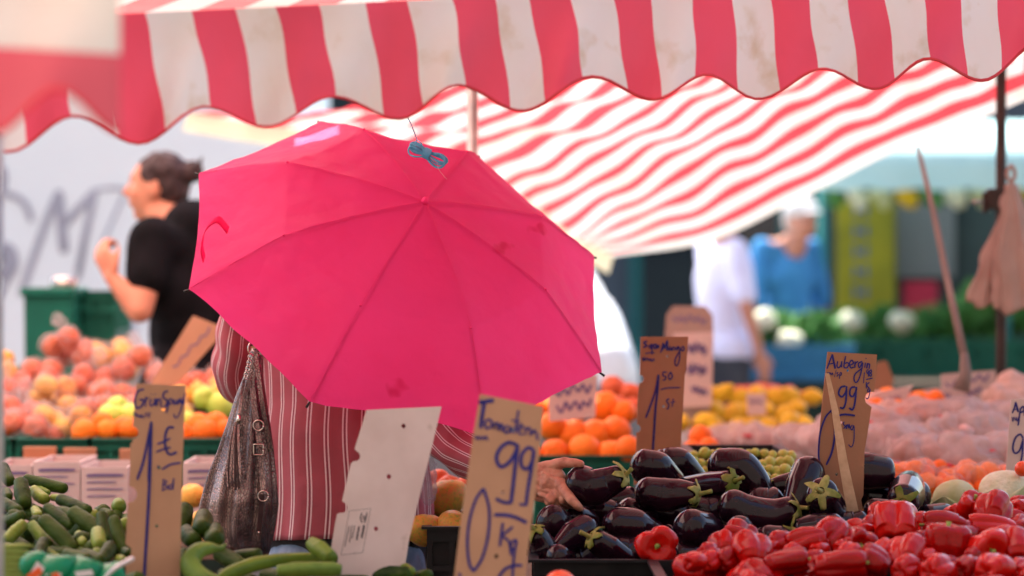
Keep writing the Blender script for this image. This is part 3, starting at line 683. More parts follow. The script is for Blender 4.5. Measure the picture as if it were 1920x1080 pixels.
# two men in the street
person('man in a white short-sleeved shirt standing left of the man in blue', (1.12, 15.0, 0), 1.88, (.95, .32), [((.05, .25, 1.2), (.2, .22, 1.0), (.6, 0, -.5)), ((.02, -.25, 1.20), (.10, -.24, .95), (.3, 0, -1))], 'shirt_white', 'dark_trousers', 'hair_grey', bulk=1.05, voxel=.014)
person('man in a blue shirt and pale cap walking behind the vegetable stall', (1.57, 16.2, 0), 1.92, (.5, -.85), [((-.05, .29, 1.14), (.04, .28, .88), (.2, 0, -1)), ((.05, -.29, 1.14), (.12, -.26, .90), (.2, 0, -1))], 'shirt_blue', 'dark_trousers', 'hair_grey', bulk=.98, cap=True, hs=.92, hoff=.13, hdz=-.11, voxel=.018)

# woman under the umbrella
WX = P(645, 540, 6.62).x; WY = 6.62
wo = thing('person', 'woman in a rose pinstripe blouse under the pink umbrella reaching for an aubergine', 'person', (WX, WY, 0))
def wq(x, y, z): return Vector((WX+x, WY+y, z))
hc = wq(-.05, .15, 1.385)
pr, hq, Rm = head_prims(hc, Vector((.25, 1, -.15)), s=.93)
pr = pr[:-1]+[('c', hc+Vector((-.005, -.03, -.05)), .05, wq(-.01, .06, 1.20), .055)]
shL, shR = wq(-.175, .03, 1.165), wq(.165, .0, 1.150)
elL, wrL = P(445, 700, 6.70), HG-un*.035+Vector((-.035, -.03, -.01))
elR, wrR = P(872, 858, 6.42), P(1004, 901, 6.27)
pr += [('c', wq(0, 0, .80), .12, wq(0, .01, 1.0), .11), ('c', wq(0, 0, 1.0), .11, wq(0, .02, 1.12), .09), ('c', shL, .055, shR, .055), ('e', wq(0, 0, .74), (.17, .12, .11)),
       ('c', shL, .05, elL, .04), ('c', elL, .038, wrL, .026), ('c', shR, .05, elR, .04), ('c', elR, .038, wrR, .027)]
for sg in (1, -1):
    pr += [('c', wq(.09*sg, 0, .70), .09, wq(.09*sg, .01, .40), .06), ('c', wq(.09*sg, .01, .40), .055, wq(.09*sg, -.02, .08), .038), ('c', wq(.09*sg, -.04, .04), .033, wq(.10*sg, .15, .03), .028)]
hl = hand_prims(wrL, (HG-wrL+Vector((.0, .02, .03))), Vector((-.6, -.4, .5)), s=.85, curl=.95, side=1)
b = blob(pr+hl, .011, 4)
obj('body', b, M['skin'], wo)
b = blob([('e', hq(-.024, 0, .040), (.096, .082, .086), Rm), ('c', hq(-.06, 0, 0), .06, hq(-.07, 0, -.12), .05)], .008, 2); jitter(b, .005, 40); obj('hair', b, M['hair_dark'], wo)
# right hand, close up
def hp_(px, py, d): return P(px, py, d)
HD = 6.22
w0 = P(1004, 901, 6.27); bm_pr = []
def C(a, ra, c, rc): bm_pr.append(('c', P(*a), S(ra, a[2]), P(*c), S(rc, c[2])))
C((985, 897, 6.29), 25, (1015, 900, 6.25), 25)
C((1012, 884, 6.245), 15, (1048, 893, 6.225), 13); C((1012, 899, 6.24), 18, (1052, 912, 6.215), 14)
C((1010, 915, 6.24), 17, (1046, 926, 6.225), 13); C((1008, 925, 6.25), 15, (1036, 935, 6.235), 11)
C((1030, 905, 6.235), 24, (1040, 912, 6.23), 18)
C((1012, 880, 6.245), 13, (1036, 873, 6.235), 11.5); C((1036, 873, 6.235), 11.5, (1058, 867, 6.22), 10.2); C((1058, 867, 6.22), 10, (1077, 868, 6.205), 8.6); C((1077, 868, 6.205), 8.6, (1089, 870, 6.20), 7)
C((1040, 885, 6.235), 13, (1046, 897, 6.23), 13)
C((1052, 908, 6.205), 12.5, (1059, 920, 6.195), 11.2); C((1057, 916, 6.195), 11, (1071, 937, 6.17), 9.6); C((1071, 937, 6.17), 9.6, (1082, 948, 6.165), 8.4); C((1082, 948, 6.165), 8.4, (1087, 952, 6.168), 7.2)
C((1052, 920, 6.215), 11.5, (1057, 936, 6.20), 10.2); C((1057, 936, 6.20), 10, (1072, 946, 6.225), 8.6); C((1072, 946, 6.225), 8.4, (1086, 948, 6.26), 7.2)
C((1044, 930, 6.225), 11.5, (1045, 940, 6.215), 10); C((1045, 940, 6.215), 9.8, (1060, 948, 6.245), 8.4); C((1060, 948, 6.245), 8.2, (1074, 950, 6.28), 7)
C((1032, 937, 6.235), 10, (1030, 941, 6.225), 9.4); C((1030, 941, 6.225), 9.2, (1042, 948, 6.25), 7.8); C((1042, 948, 6.25), 7.6, (1054, 951, 6.275), 6.4)
for (ax_, ay_, kx, ky) in ((1018, 888, 1050, 905), (1016, 902, 1052, 917), (1014, 916, 1044, 928), (1012, 926, 1033, 936)):   # tendons and knuckles
    C((ax_, ay_, 6.222), 4, (kx, ky, 6.205), 5.5); C((kx-2, ky-2, 6.207), 8.5, (kx+2, ky+2, 6.203), 8)
b = blob(bm_pr, .0018, 4, .5); jitter(b, .0010, 90); rh = obj('right_hand', b, M['skin'], wo)
rh.name = 'hand'
for (px, py, d, rx, rz, an) in ((1086, 865.5, 6.192, 6, 3.2, -8), (1085, 947, 6.157, 4.6, 3.2, 50)):
    b = bmesh.new(); ellipsoid(b, P(px, py, d), (S(rx, d), .0022, S(rz, d)), Euler((0, R(an), 0)).to_matrix(), 14, 8); obj('nail', b, M['nail'], rh)
# blouse
bl = bmesh.new(); uvl = bl.loops.layers.uv.new('UVMap'); rings, segs = [], 128
def bring(z, cx, hw, hd, amp, ph, cy=0):
    out = []
    for j in range(segs):
        a = 2*math.pi*j/segs-math.pi/2; r = 1+amp*(math.sin(a*9+ph)+.6*math.sin(a*15+ph*2+1))
        x, y = math.cos(a)*hw*r, math.sin(a)*hd*r
        out.append(wq(cx+x, cy+y, z))
    return out
zz = np.linspace(.722, 1.235, 40)
for i, z in enumerate(zz):
    t_ = i/39
    hw = float(np.interp(t_, [0, .25, .6, .82, .93, 1], [.205, .198, .186, .200, .16, .085])); hd = float(np.interp(t_, [0, .5, .82, .93, 1], [.155, .14, .125, .10, .07]))
    amp = .020*(1-t_)**1.2+.004; zc = [p+Vector((0, 0, .006*math.sin(p.x*14+1)*(1-t_))) for p in bring(z, .0+.004*math.sin(i*.25), hw, hd, amp, .5+t_*.9, .015)]
    rings.append(zc)
V = loft(bl, rings, False, uvl)
for f in bl.faces:
    for l_ in f.loops: l_[uvl].uv = (l_[uvl].uv[0]*28+.2, l_[uvl].uv[1])
# back yoke stripes follow; sleeves
def sleeve(path, rad, n, seed, name):
    b = bmesh.new(); uv = b.loops.layers.uv.new('UVMap'); pts = catmull(path, 8)
    tube(b, pts, rad, 48, up=Vector((0, -.5, 1)), mod=lambda a, t: 1+.07*math.sin(a*4+t*9+seed)*math.sin(math.pi*t)+.05*math.sin(t*34+math.sin(a+seed)*2.2)*(.3+.7*math.sin(math.pi*t)), caps=False, uvl=uv)
    for f in b.faces:
        for l_ in f.loops: l_[uv].uv = (l_[uv].uv[0]*n+.2, l_[uv].uv[1])
    b = bake(b, [('SOLIDIFY', dict(thickness=.002))]); return b
blo = obj('blouse', bake(bl, [('SOLIDIFY', dict(thickness=.002))]), M['blouse'], wo)
b = sleeve([P(500, 520, 6.62), P(470, 560, 6.63), P(452, 605, 6.65), P(446, 650, 6.66), P(440, 690, 6.68), P(452, 722, 6.72), P(500, 735, 6.80), wrL+Vector((-.06, .0, 0))], [.05, .056, .056, .054, .050, .048, .044, .036], 12, 1, 'sleeve'); obj('sleeve', b, M['blouse'], wo)
b = sleeve([shR+Vector((-.05, 0, .02)), shR+Vector((.02, 0, -.01)), P(800, 745, 6.52), P(838, 818, 6.46), P(878, 852, 6.42), P(940, 880, 6.35), P(998, 898, 6.28)], [.06, .072, .066, .062, .056, .050, .046, .036], 13, 2, 'sleeve'); obj('sleeve', b, M['blouse'], wo)
b = bmesh.new(); uv = b.loops.layers.uv.new('UVMap'); tube(b, [P(984, 895, 6.30), P(1000, 899, 6.275), P(1017, 903, 6.25)], [.037, .0375, .037], 36, caps=False, uvl=uv)
for f in b.faces:
    for l_ in f.loops: l_[uv].uv = (.47+l_[uv].uv[1]*0+(l_[uv].uv[1]-.35)*.95, 0)
b = bake(b, [('SOLIDIFY', dict(thickness=.003))]); obj('cuff', b, M['blouse'], wo)
# grey undershirt and jeans
b = bmesh.new(); rings = []
for i in range(10):
    z = .60+.13*i/9; rings.append([wq(math.cos(a)*(.188+.003*math.sin(a*7)), .012+math.sin(a)*.132, z-(.03*math.cos(a) if i == 0 else 0)) for a in np.linspace(0, 2*math.pi, 48, endpoint=False)])
loft(b, rings, False); b = bake(b, [('SOLIDIFY', dict(thickness=.003))]); obj('undershirt', b, M['grey_cloth'], wo)
tp = [('c', wq(.07, 0, .66), .118, wq(-.07, 0, .66), .118)]
for sg in (1, -1): tp += [('c', wq(.09*sg, 0, .64), .105, wq(.09*sg, .01, .36), .078), ('c', wq(.09*sg, .01, .36), .078, wq(.09*sg, -.02, .10), .062)]
b = blob(tp, .012, 5); je = obj('jeans', b, M['denim'], wo)
for sg in (1, -1):
    b = blob([('c', wq(.09*sg, -.05, .04), .042, wq(.105*sg, .16, .034), .036)], .012, 3); obj('shoe', b, M['leather_dark'], wo)
# small plastic bag hanging from her arm
b = blob([('e', P(803, 905, 6.52), (.020, .035, .050)), ('c', P(806, 872, 6.52), .014, P(798, 830, 6.5), .006)], .005, 3); jitter(b, .010, 40); jitter(b, .004, 90); pb = obj('plastic_bag', b, M['film_white'], None); tag(pb, 'small thin grey plastic bag hanging at the right hip of the woman', 'plastic bag')

# ------------------------------------------------------------------ shoulder bag
BD = 6.36
hb = thing('handbag', 'bronze snakeskin shoulder bag with tassel and buckles hanging on the woman', 'handbag', P(440, 1040, BD))
def bz(x, y, dd=0): return P(360+x/2.25, 580+y/2.25, BD+dd)
prof = [(165, 252, 300), (200, 240, 302), (280, 218, 300), (370, 182, 312), (470, 150, 326), (600, 106, 344), (700, 64, 354), (820, 32, 360), (900, 24, 350), (960, 42, 340), (1010, 90, 330), (1045, 150, 318), (1068, 210, 298)]
yy = np.linspace(165, 1068, 70); rings = []
for y in yy:
    xl = np.interp(y, [p[0] for p in prof], [p[1] for p in prof]); xr = np.interp(y, [p[0] for p in prof], [p[2] for p in prof]); t_ = (y-165)/903
    hd = float(np.interp(t_, [0, .3, .7, .93, 1], [.010, .036, .066, .06, .02])); cx = (xl+xr)/2; hw = (xr-xl)/2; ring = []
    for j in range(90):
        a = 2*math.pi*j/90; fold = 1+(.13*math.sin(a*9+t_*2.5)+.07*math.sin(a*17-t_*4))*min(1, t_*2.2)*(1-max(0, t_-.75)*2)
        ring.append(bz(cx+math.cos(a)*hw*(1+(fold-1)*.25), y)+Vector((0, math.sin(a)*hd*fold*(1.0 if math.sin(a) < 0 else .6), 0)))
    rings.append(ring)
b = bmesh.new(); loft(b, rings); body = obj('body', b, M['snake'], hb)
def onb(x, y, e=0):              # a point on the front face of the bag
    xl = np.interp(y, [p[0] for p in prof], [p[1] for p in prof]); xr = np.interp(y, [p[0] for p in prof], [p[2] for p in prof]); t_ = (y-165)/903
    hd = float(np.interp(t_, [0, .3, .7, .93, 1], [.010, .036, .066, .06, .02])); q = max(-1, min(1, (x-(xl+xr)/2)/((xr-xl)/2)))
    return bz(x, y, -hd*math.sqrt(max(0, 1-q*q))-.010-e)
def strap(pts, wd, m, parent, name, th=.003):
    pts = catmull(pts, 5); b = bmesh.new(); fr = frames(pts, Vector((0, -1, 0))); rings = []
    for p, (t_, n_, b_) in zip(pts, fr):
        n2 = Vector((0, -1, 0)); n2 = (n2-t_*n2.dot(t_)).normalized(); s = t_.cross(n2); rings.append([p+s*wd/2, p+s*wd/2+n2*th, p-s*wd/2+n2*th, p-s*wd/2])
    loft(b, rings); return obj(name, b, m, parent, sm=False)
def ring(c, r, th, m, parent, name, tilt=(0, 0, 0), sq=False):
    b = bmesh.new(); pts = []
    for k in range(25):
        a = 2*math.pi*k/24; x, z = math.cos(a), math.sin(a)
        if sq: q = max(abs(x), abs(z)); x, z = x/q*.92, z/q
        pts.append(c+Euler(tilt).to_matrix() @ Vector((x*r, 0, z*r)))
    tube(b, pts, th, 8); return obj(name, b, m, parent)
strap([onb(255, 330), onb(268, 450, .003), onb(285, 560, .004), onb(292, 640, .003), onb(300, 760, .004)], .012, M['snake'], hb, 'belt')
strap([onb(298, 780, .003), onb(290, 860, .003), onb(282, 945, .003)], .010, M['leather_dark'], hb, 'belt')
ring(onb(280, 490, .008), .0115, .0018, M['nickel'], hb, 'ring'); ring(onb(280, 592, .010), .0115, .0018, M['nickel'], hb, 'buckle', sq=True); ring(onb(300, 788, .009), .0115, .0018, M['nickel'], hb, 'ring')
b = bmesh.new(); ellipsoid(b, onb(282, 942, .007), (.003, .002, .003), seg=10, rings=8); obj('stud', b, M['nickel'], hb)
ring(bz(268, 165, -.02), .0165, .0024, M['nickel'], hb, 'ring', (0, 0, .3))
strap([bz(268, 185, -.02), bz(272, 215, -.022), onb(280, 280, .002), onb(300, 420, .002), onb(335, 600, .0)], .010, M['snake'], hb, 'side_strap')
strap([bz(266, 150, -.02), bz(250, 95, 0), bz(225, 20, .04), P(455, 560, 6.50), P(470, 530, 6.58)], .024, M['snake'], hb, 'shoulder_strap', .004)
strap([bz(290, 170, -.02), bz(330, 200, -.02), bz(345, 215, -.015)], .018, M['snake'], hb, 'strap_end')
# tassel on a chain
ch = [bz(246, 200, -.03), bz(236, 250, -.034), onb(222, 300, .006)]; cpts = catmull(ch, 4)
for k, p in enumerate(cpts[:-1]): ring(p, .0048, .0011, M['nickel'], hb, 'chain_link', (0, 0, R(70) if k % 2 else 0))
strap([onb(220, 300, .006), onb(208, 380, .01), onb(200, 440, .012)], .006, M['snake'], hb, 'tassel_cord')
b = bmesh.new(); tube(b, [onb(200, 448, .016), onb(194, 480, .018)], [.0048, .0058], 12); ta = obj('tassel_cap', b, M['nickel'], hb)
for k in range(9):
    x = 150+k*6.5; strap([onb(190+(k-4)*1.6, 478, .014), onb(180+(k-4)*4, 560, .018+.002*(k % 3)), onb(x, 680, .018+.002*(k % 3)), onb(x+2, 748+(k % 3)*7, .016+.003*(k % 2))], .0050, M['leather_dark'] if k % 2 else M['snake'], hb, 'tassel_strand', .0015)

# ------------------------------------------------------------------ price boards
def arc_notch(a, c, k=5):        # half-round bite out of an edge, on the right-hand side of a->c
    a, c = Vector((*a, 0)), Vector((*c, 0)); m = (a+c)/2; r = (c-a)/2; n = Vector((-r.y, r.x, 0))
    return [tuple((m-r*math.cos(math.pi*i/k)+n*math.sin(math.pi*i/k)).xy) for i in range(k+1)]
def board(name, label, out, holes, tf, d, m, strokes, ink, group=None, yaw=0, cat='price sign', thick=.004, lname='lettering'):
    """out, holes, strokes are in the coordinates of one enlarged crop; tf = (x0, y0, scale)"""
    cx = sum(p[0] for p in out)/len(out)
    def W(p, e=0):
        px, py = tf[0]+p[0]/tf[2], tf[1]+p[1]/tf[2]; dd = d+yaw*(p[0]-cx)/tf[2]*d/F
        return P(px, py, dd)+Vector((0, -e, 0))
    b = bmesh.new(); es = []
    def loop(pts):
        vs = [b.verts.new(W(p)) for p in pts]
        for i in range(len(vs)): es.append(b.edges.new((vs[i], vs[(i+1) % len(vs)])))
    loop(out)
    for (hx, hy, hr) in holes: loop([(hx+hr*math.cos(a), hy+hr*1.15*math.sin(a)) for a in np.linspace(0, 2*math.pi, 12, endpoint=False)])
    bmesh.ops.triangle_fill(b, use_beauty=True, edges=es); bmesh.ops.recalc_face_normals(b, faces=b.faces)
    if sum(f.normal.y for f in b.faces) > 0: bmesh.ops.reverse_faces(b, faces=b.faces)
    b = bake(b, [('SOLIDIFY', dict(thickness=thick, offset=-1))])
    o = obj(name, b, m, None, sm=False); tag(o, label, cat, group)
    if strokes:
        b = bmesh.new()
        for k, (wd, pl) in enumerate(strokes): ribbon(b, [W(p, .0012+.00012*(k % 9)) for p in pl], S(wd/tf[2], d), n=5, taper=.2)
        obj(lname, b, ink, o, sm=False)
    return o, W
def scribble(x0, y0, x1, y1, h, n=9, seed=0):
    rr = random.Random(seed); return [(x0+(x1-x0)*i/n+rr.uniform(-2, 2), y0+(y1-y0)*i/n+(h if i % 2 else -h)*rr.uniform(.4, 1)) for i in range(n+1)]
# Grün Spargel
out = [(78, 28), (348, 36), (345, 60), (330, 400), (318, 800), (312, 1150), (300, 1500), (10, 1500), (18, 1080), (14, 985), (45, 970), (48, 930), (15, 905)]+arc_notch((30, 680), (36, 588))+[(40, 470), (42, 358), (56, 345)]+arc_notch((52, 330), (54, 262))+[(70, 100)]
st = [(11, [(118, 58), (85, 68), (68, 115), (74, 158), (102, 152), (116, 120), (92, 114)]), (8, [(125, 98), (125, 155)]), (8, [(125, 130), (132, 108), (145, 104)]), (8, [(156, 108), (150, 138), (160, 150), (174, 130), (178, 106), (176, 148)]), (7, [(157, 84), (160, 90)]), (7, [(176, 82), (179, 88)]),
      (8, [(188, 108), (187, 150), (192, 122), (204, 110), (210, 124), (208, 152)]), (10, [(250, 68), (228, 76), (222, 102), (244, 120), (236, 150), (214, 158)]), (8, [(258, 108), (248, 155), (240, 188)]), (7, [(257, 116), (270, 110), (272, 128), (256, 142)]), (7, [(294, 116), (280, 122), (282, 142), (294, 126), (298, 144)]),
      (7, [(304, 112), (304, 140), (308, 118), (316, 110)]), (7, [(326, 106), (314, 116), (318, 134), (328, 116), (322, 160), (302, 208), (286, 212), (282, 192)]), (7, [(330, 130), (342, 78), (334, 136), (342, 138)]),
      (5, scribble(62, 192, 110, 210, 12, 9, 1)), (5, [(112, 220), (128, 185)]), (5, [(134, 185), (132, 212)]), (5, [(146, 182), (144, 208), (152, 208)]), (5, [(138, 196), (158, 190)]),
      (15, [(80, 552), (112, 460), (140, 330), (158, 235)]), (17, [(157, 240), (152, 420), (146, 600), (134, 820), (118, 1090), (112, 1300)]), (10, [(152, 250), (146, 420), (140, 560)]),
      (13, [(282, 268), (252, 268), (234, 310), (234, 372), (256, 414), (298, 402)]), (10, [(190, 358), (228, 344), (262, 326)]), (10, [(184, 402), (222, 386), (264, 376)]), (11, [(216, 497), (262, 470), (318, 460)]), (8, [(191, 476), (196, 482), (192, 488)]),
      (8, [(224, 548), (218, 614)]), (7, [(222, 556), (242, 562), (228, 582), (250, 592), (220, 612)]), (7, [(268, 580), (254, 586), (256, 606), (272, 592), (280, 544), (276, 608)])]
board('price_sign', 'brown cardboard price board reading Grün Spargel 1 € standing in the cucumbers', out, [(222, 166, 11), (198, 487, 9), (186, 808, 8)], (230, 710, 2.92), 5.40, M['cardboard2'], st, M['ink'], 'handwritten cardboard price boards', yaw=.1)
# Tomaten
out = [(185, 28), (552, 100), (540, 250), (500, 640), (452, 1010), (430, 1400), (0, 1400), (38, 1060), (90, 640), (150, 240)]
st = [(24, [(178, 76), (222, 70), (266, 64)]), (22, [(212, 70), (198, 150), (188, 226)]), (13, [(238, 170), (214, 192), (222, 226), (246, 216), (252, 186), (236, 170)]), (12, [(270, 190), (264, 232), (274, 202), (290, 196), (290, 238), (302, 208), (314, 204), (312, 246)]), (12, [(350, 208), (330, 222), (332, 252), (352, 244), (362, 214), (366, 256)]), (12, [(408, 120), (396, 190), (386, 256)]), (12, [(366, 178), (416, 186)]),
      (11, [(410, 234), (432, 222), (424, 202), (406, 220), (412, 256), (436, 258)]), (12, [(452, 214), (446, 264)]), (12, [(450, 240), (470, 222), (478, 240), (474, 268)]), (12, [(486, 262), (500, 236), (514, 262), (516, 294)]), (8, scribble(156, 276, 230, 284, 14, 9, 3)),
      (22, [(400, 322), (350, 308), (302, 342), (280, 400), (306, 448), (356, 420), (392, 360), (404, 325)]), (22, [(404, 318), (388, 450), (376, 560), (364, 660)]), (20, [(364, 658), (318, 652), (276, 632)]), (20, [(496, 350), (462, 338), (426, 382), (426, 442), (458, 460), (488, 410), (497, 352)]), (20, [(497, 350), (478, 480), (462, 580), (450, 672)]), (18, [(452, 670), (412, 664)]),
      (17, [(206, 572), (160, 640), (124, 760), (112, 890), (124, 1010), (152, 1055)]), (17, [(150, 1052), (200, 970), (234, 830), (238, 690), (206, 572)]), (22, [(266, 726), (340, 728), (400, 744), (456, 772)]),
      (16, [(318, 770), (308, 840), (300, 908)]), (15, [(376, 794), (340, 824), (312, 846), (352, 880), (366, 960)]), (14, [(394, 866), (366, 890), (368, 930), (390, 910), (398, 870)]), (15, [(396, 872), (380, 980), (372, 1100), (366, 1150)]), (18, [(290, 1090), (330, 1040), (380, 1020), (430, 1018)]), (12, [(62, 1062), (72, 1072), (64, 1090)])]
board('price_sign', 'nearest brown cardboard price board reading Tomaten 0 99 Kg', out, [(372, 234, 12), (318, 596, 8), (280, 966, 12)], (840, 730, 3.085), 5.15, M['cardboard2'], st, M['ink'], 'handwritten cardboard price boards')
# Mango
out = [(98, 52), (498, 50), (480, 330)]+arc_notch((470, 348), (466, 400), 4)[0:0]+[(468, 380), (462, 500), (440, 900), (430, 1060), (400, 1300), (40, 1300), (60, 1000), (62, 900)]+arc_notch((60, 860), (66, 790))+[(70, 600), (82, 455)]+arc_notch((84, 444), (88, 372))+[(94, 200)]
st = [(15, [(152, 90), (122, 100), (146, 128), (116, 140)]), (11, [(166, 118), (162, 145)]), (12, [(180, 112), (178, 150), (205, 118), (208, 150)]), (14, [(190, 110), (192, 200)]), (12, [(214, 112), (206, 140), (220, 150), (228, 118), (214, 112)]), (12, [(232, 120), (230, 150), (246, 120), (246, 148)]), (11, [(262, 188), (276, 140), (284, 100)]), (15, [(276, 168), (288, 110), (296, 150), (320, 84), (318, 168)]), (10, [(348, 130), (332, 146), (336, 166), (350, 146), (354, 170)]), (10, [(362, 136), (362, 168), (368, 142), (380, 140), (382, 168)]), (11, [(414, 132), (396, 144), (402, 164), (420, 136), (424, 230), (404, 294), (386, 280), (392, 228), (438, 152)]), (10, [(450, 130), (438, 150), (452, 172), (462, 148), (450, 130)]),
      (9, [(134, 192), (176, 186), (214, 186)]), (8, scribble(108, 238, 212, 246, 16, 11, 5)), (17, [(138, 736), (180, 628), (222, 500), (246, 370)]), (19, [(247, 372), (236, 520), (222, 640), (210, 820), (200, 985), (196, 1080)]), (11, [(318, 350), (286, 352), (284, 380), (306, 386), (302, 412), (280, 416)]), (11, [(350, 348), (330, 380), (340, 412), (362, 388), (350, 348)]), (11, [(264, 496), (330, 482), (430, 480)]),
      (12, [(338, 572), (314, 592), (332, 622), (326, 656), (312, 660)]), (11, [(372, 572), (360, 642)]), (9, [(344, 606), (388, 598)])]
board('price_sign', 'brown cardboard price board reading Mango 1 50 between the oranges and lemons', out, [(320, 216, 11), (290, 640, 11)], (1180, 620, 4.5), 7.0, M['cardboard'], st, M['ink'], 'handwritten cardboard price boards', yaw=.15)
# Auberginen
out = [(98, 30), (384, 46), (368, 250)]+arc_notch((368, 262), (340, 340))[::1]+[(352, 350), (330, 500), (312, 600), (305, 860), (292, 885), (300, 930), (298, 1080), (290, 1250), (20, 1250), (30, 900), (46, 560), (70, 300), (84, 170)]
st = [(9, [(94, 128), (110, 84), (126, 44)]), (12, [(124, 44), (134, 90), (142, 128)]), (8, [(100, 102), (140, 94)]), (8, [(156, 84), (152, 112), (162, 122), (176, 104), (179, 84), (178, 120)]), (8, [(202, 54), (192, 114), (208, 122), (220, 104), (212, 92), (198, 98)]), (8, [(226, 108), (246, 96), (238, 78), (224, 96), (232, 122), (250, 118)]), (8, [(256, 84), (255, 122), (258, 98), (273, 84)]), (8, [(298, 84), (276, 98), (282, 122), (300, 92), (288, 160), (268, 204), (252, 196), (256, 160), (300, 122)]), (8, [(316, 92), (312, 122)]), (8, [(318, 66), (322, 70)]), (8, [(328, 94), (324, 126), (330, 102), (340, 102), (338, 128)]),
      (5, scribble(96, 152, 130, 160, 9, 7, 7)), (4, [(136, 176), (148, 134)]), (5, [(160, 148), (150, 154), (160, 162), (150, 172)]), (5, [(166, 186), (170, 152), (178, 152), (176, 164), (168, 166)]),
      (6, [(310, 148), (305, 212)]), (6, [(334, 130), (323, 140), (328, 156), (337, 138), (332, 174)]), (6, [(350, 132), (340, 144), (352, 160), (346, 172), (338, 160), (352, 146), (350, 132)]), (8, [(320, 190), (358, 182)]), (7, [(322, 204), (321, 242)]), (7, [(340, 206), (324, 222), (340, 242)]), (6, [(340, 240), (328, 252), (334, 264), (344, 246), (336, 290), (326, 302), (318, 294)]),
      (11, [(202, 228), (174, 236), (162, 272), (182, 290), (204, 258), (208, 228)]), (11, [(208, 228), (204, 310), (190, 354), (168, 352)]), (11, [(258, 232), (232, 240), (226, 276), (244, 288), (262, 254), (264, 232)]), (11, [(264, 232), (256, 320), (242, 364), (222, 354)]), (12, [(147, 405), (190, 392), (256, 398)]), (11, [(122, 366), (86, 408), (58, 484), (48, 560), (46, 640), (60, 690)]), (12, [(122, 366), (138, 430), (138, 520), (122, 610), (90, 684)]),
      (6, [(196, 436), (188, 440), (192, 452), (200, 462), (190, 474)]), (7, [(204, 450), (206, 474), (212, 450), (220, 470), (222, 448), (228, 474)]), (6, [(242, 452), (230, 468), (240, 482), (250, 456), (250, 540), (236, 580), (218, 566)])]
board('price_sign', 'brown cardboard price board reading Aubergin 0 99 standing in the aubergines', out, [(215, 138, 7), (176, 438, 9), (152, 738, 9)], (1520, 650, 3.086), 6.42, M['cardboard'], st, M['ink'], 'handwritten cardboard price boards', yaw=.1)
# blank back of a board
out = [(285, 62), (745, 40), (690, 270), (610, 590), (545, 860), (512, 1080), (480, 1400), (0, 1400), (38, 1100), (45, 1045)]+arc_notch((72, 1010), (86, 950))+[(62, 945), (92, 760), (105, 700)]+arc_notch((122, 694), (140, 624))+[(135, 618), (180, 430), (190, 388)]+arc_notch((205, 376), (222, 312))+[(212, 300)]
st = [(2.5, [(180, 680), (311, 665)]), (2.5, [(311, 665), (262, 935)]), (2.5, [(262, 935), (130, 950)]), (2.5, [(130, 950), (180, 680)]), (6, [(258, 690), (248, 722), (258, 752)]), (6, [(288, 688), (282, 722), (272, 752)]), (4, [(268, 708), (262, 722), (270, 732), (276, 718), (268, 708)]),
      (10, scribble(270, 770, 256, 845, 3, 14, 2)), (8, scribble(240, 775, 224, 860, 3, 14, 4)), (4, scribble(212, 770, 196, 850, 2, 14, 5)), (4, scribble(196, 770, 180, 875, 2, 16, 6)), (4, scribble(180, 775, 152, 900, 2, 16, 8))]
board('price_sign', 'white back of a price board with a small printed stamp leaning before the striped blouse', out, [(512, 160, 13), (422, 470, 14), (343, 790, 13)], (600, 750, 3.27), 5.6, M['cardwhite'], st, M['grey_ink'], 'handwritten cardboard price boards', lname='print')
# Ap... at the right edge
board('price_sign', 'pale price board cut off by the right border reading Ap 9', [(1140, 420), (1400, 410), (1390, 1200), (1090, 1200), (1105, 900), (1128, 600)], [], (1600, 640, 3.856), 6.75, M['paper'],
      [(12, [(1148, 520), (1164, 480), (1174, 438)]), (14, [(1172, 438), (1184, 480), (1190, 512)]), (9, [(1152, 496), (1186, 490)]), (12, [(1208, 480), (1200, 540), (1190, 610)]), (12, [(1206, 490), (1228, 470), (1232, 500), (1208, 516)]), (6, scribble(1146, 560, 1200, 566, 22, 7, 9)), (14, [(1226, 700), (1206, 672), (1170, 700), (1152, 770), (1168, 808), (1200, 790), (1224, 720)]), (14, [(1226, 700), (1218, 830), (1194, 930)]), (12, [(1240, 480), (1236, 530), (1250, 530)])], M['ink'], 'handwritten cardboard price boards')
# blurred boards farther back
def plain_board(label, quad, d, m, lines, cat='price sign', ink='faded_ink', yaw=0):
    st = []
    for k, (x0, y0, x1, y1, h, wd) in enumerate(lines): st.append((wd, scribble(x0, y0, x1, y1, h, 8, k+31)))
    return board('price_sign', label, quad, [], (0, 0, 1), d, m, st, M[ink], 'blurred price boards in the background', yaw=yaw)
plain_board('tall pale rounded price board behind the Mango board', [(1250, 590), (1262, 574), (1322, 574), (1336, 590), (1338, 640), (1334, 700), (1330, 800), (1262, 800), (1256, 700), (1246, 640)], 9.4, M['board_pale'], [(1262, 596, 1326, 600, 7, 4)])
plain_board('white paper sheet clipped on the rounded board behind the Mango board', [(1262, 625), (1338, 622), (1334, 762), (1276, 764)], 9.36, M['paper'], [(1290, 650, 1325, 655, 12, 5), (1290, 690, 1325, 695, 12, 5), (1296, 730, 1325, 735, 8, 4)])
plain_board('pale price board standing behind the oranges below the umbrella rim', [(1026, 712), (1120, 702), (1116, 782), (1030, 790)], 8.18, M['paper'], [(1040, 735, 1110, 725, 10, 5), (1045, 765, 1110, 755, 10, 5)])
plain_board('beige price board leaning over the bagged apples beside the black T-shirt', [(362, 592), (414, 612), (404, 640), (340, 712), (290, 740), (284, 716)], 8.3, M['cardboard2'], [(325, 690, 395, 615, 5, 3)])
plain_board('small white ticket stuck in the yellow lemons', [(1400, 738), (1436, 738), (1436, 778), (1402, 778)], 9.3, M['paper'], [(1406, 752, 1430, 754, 4, 2)])
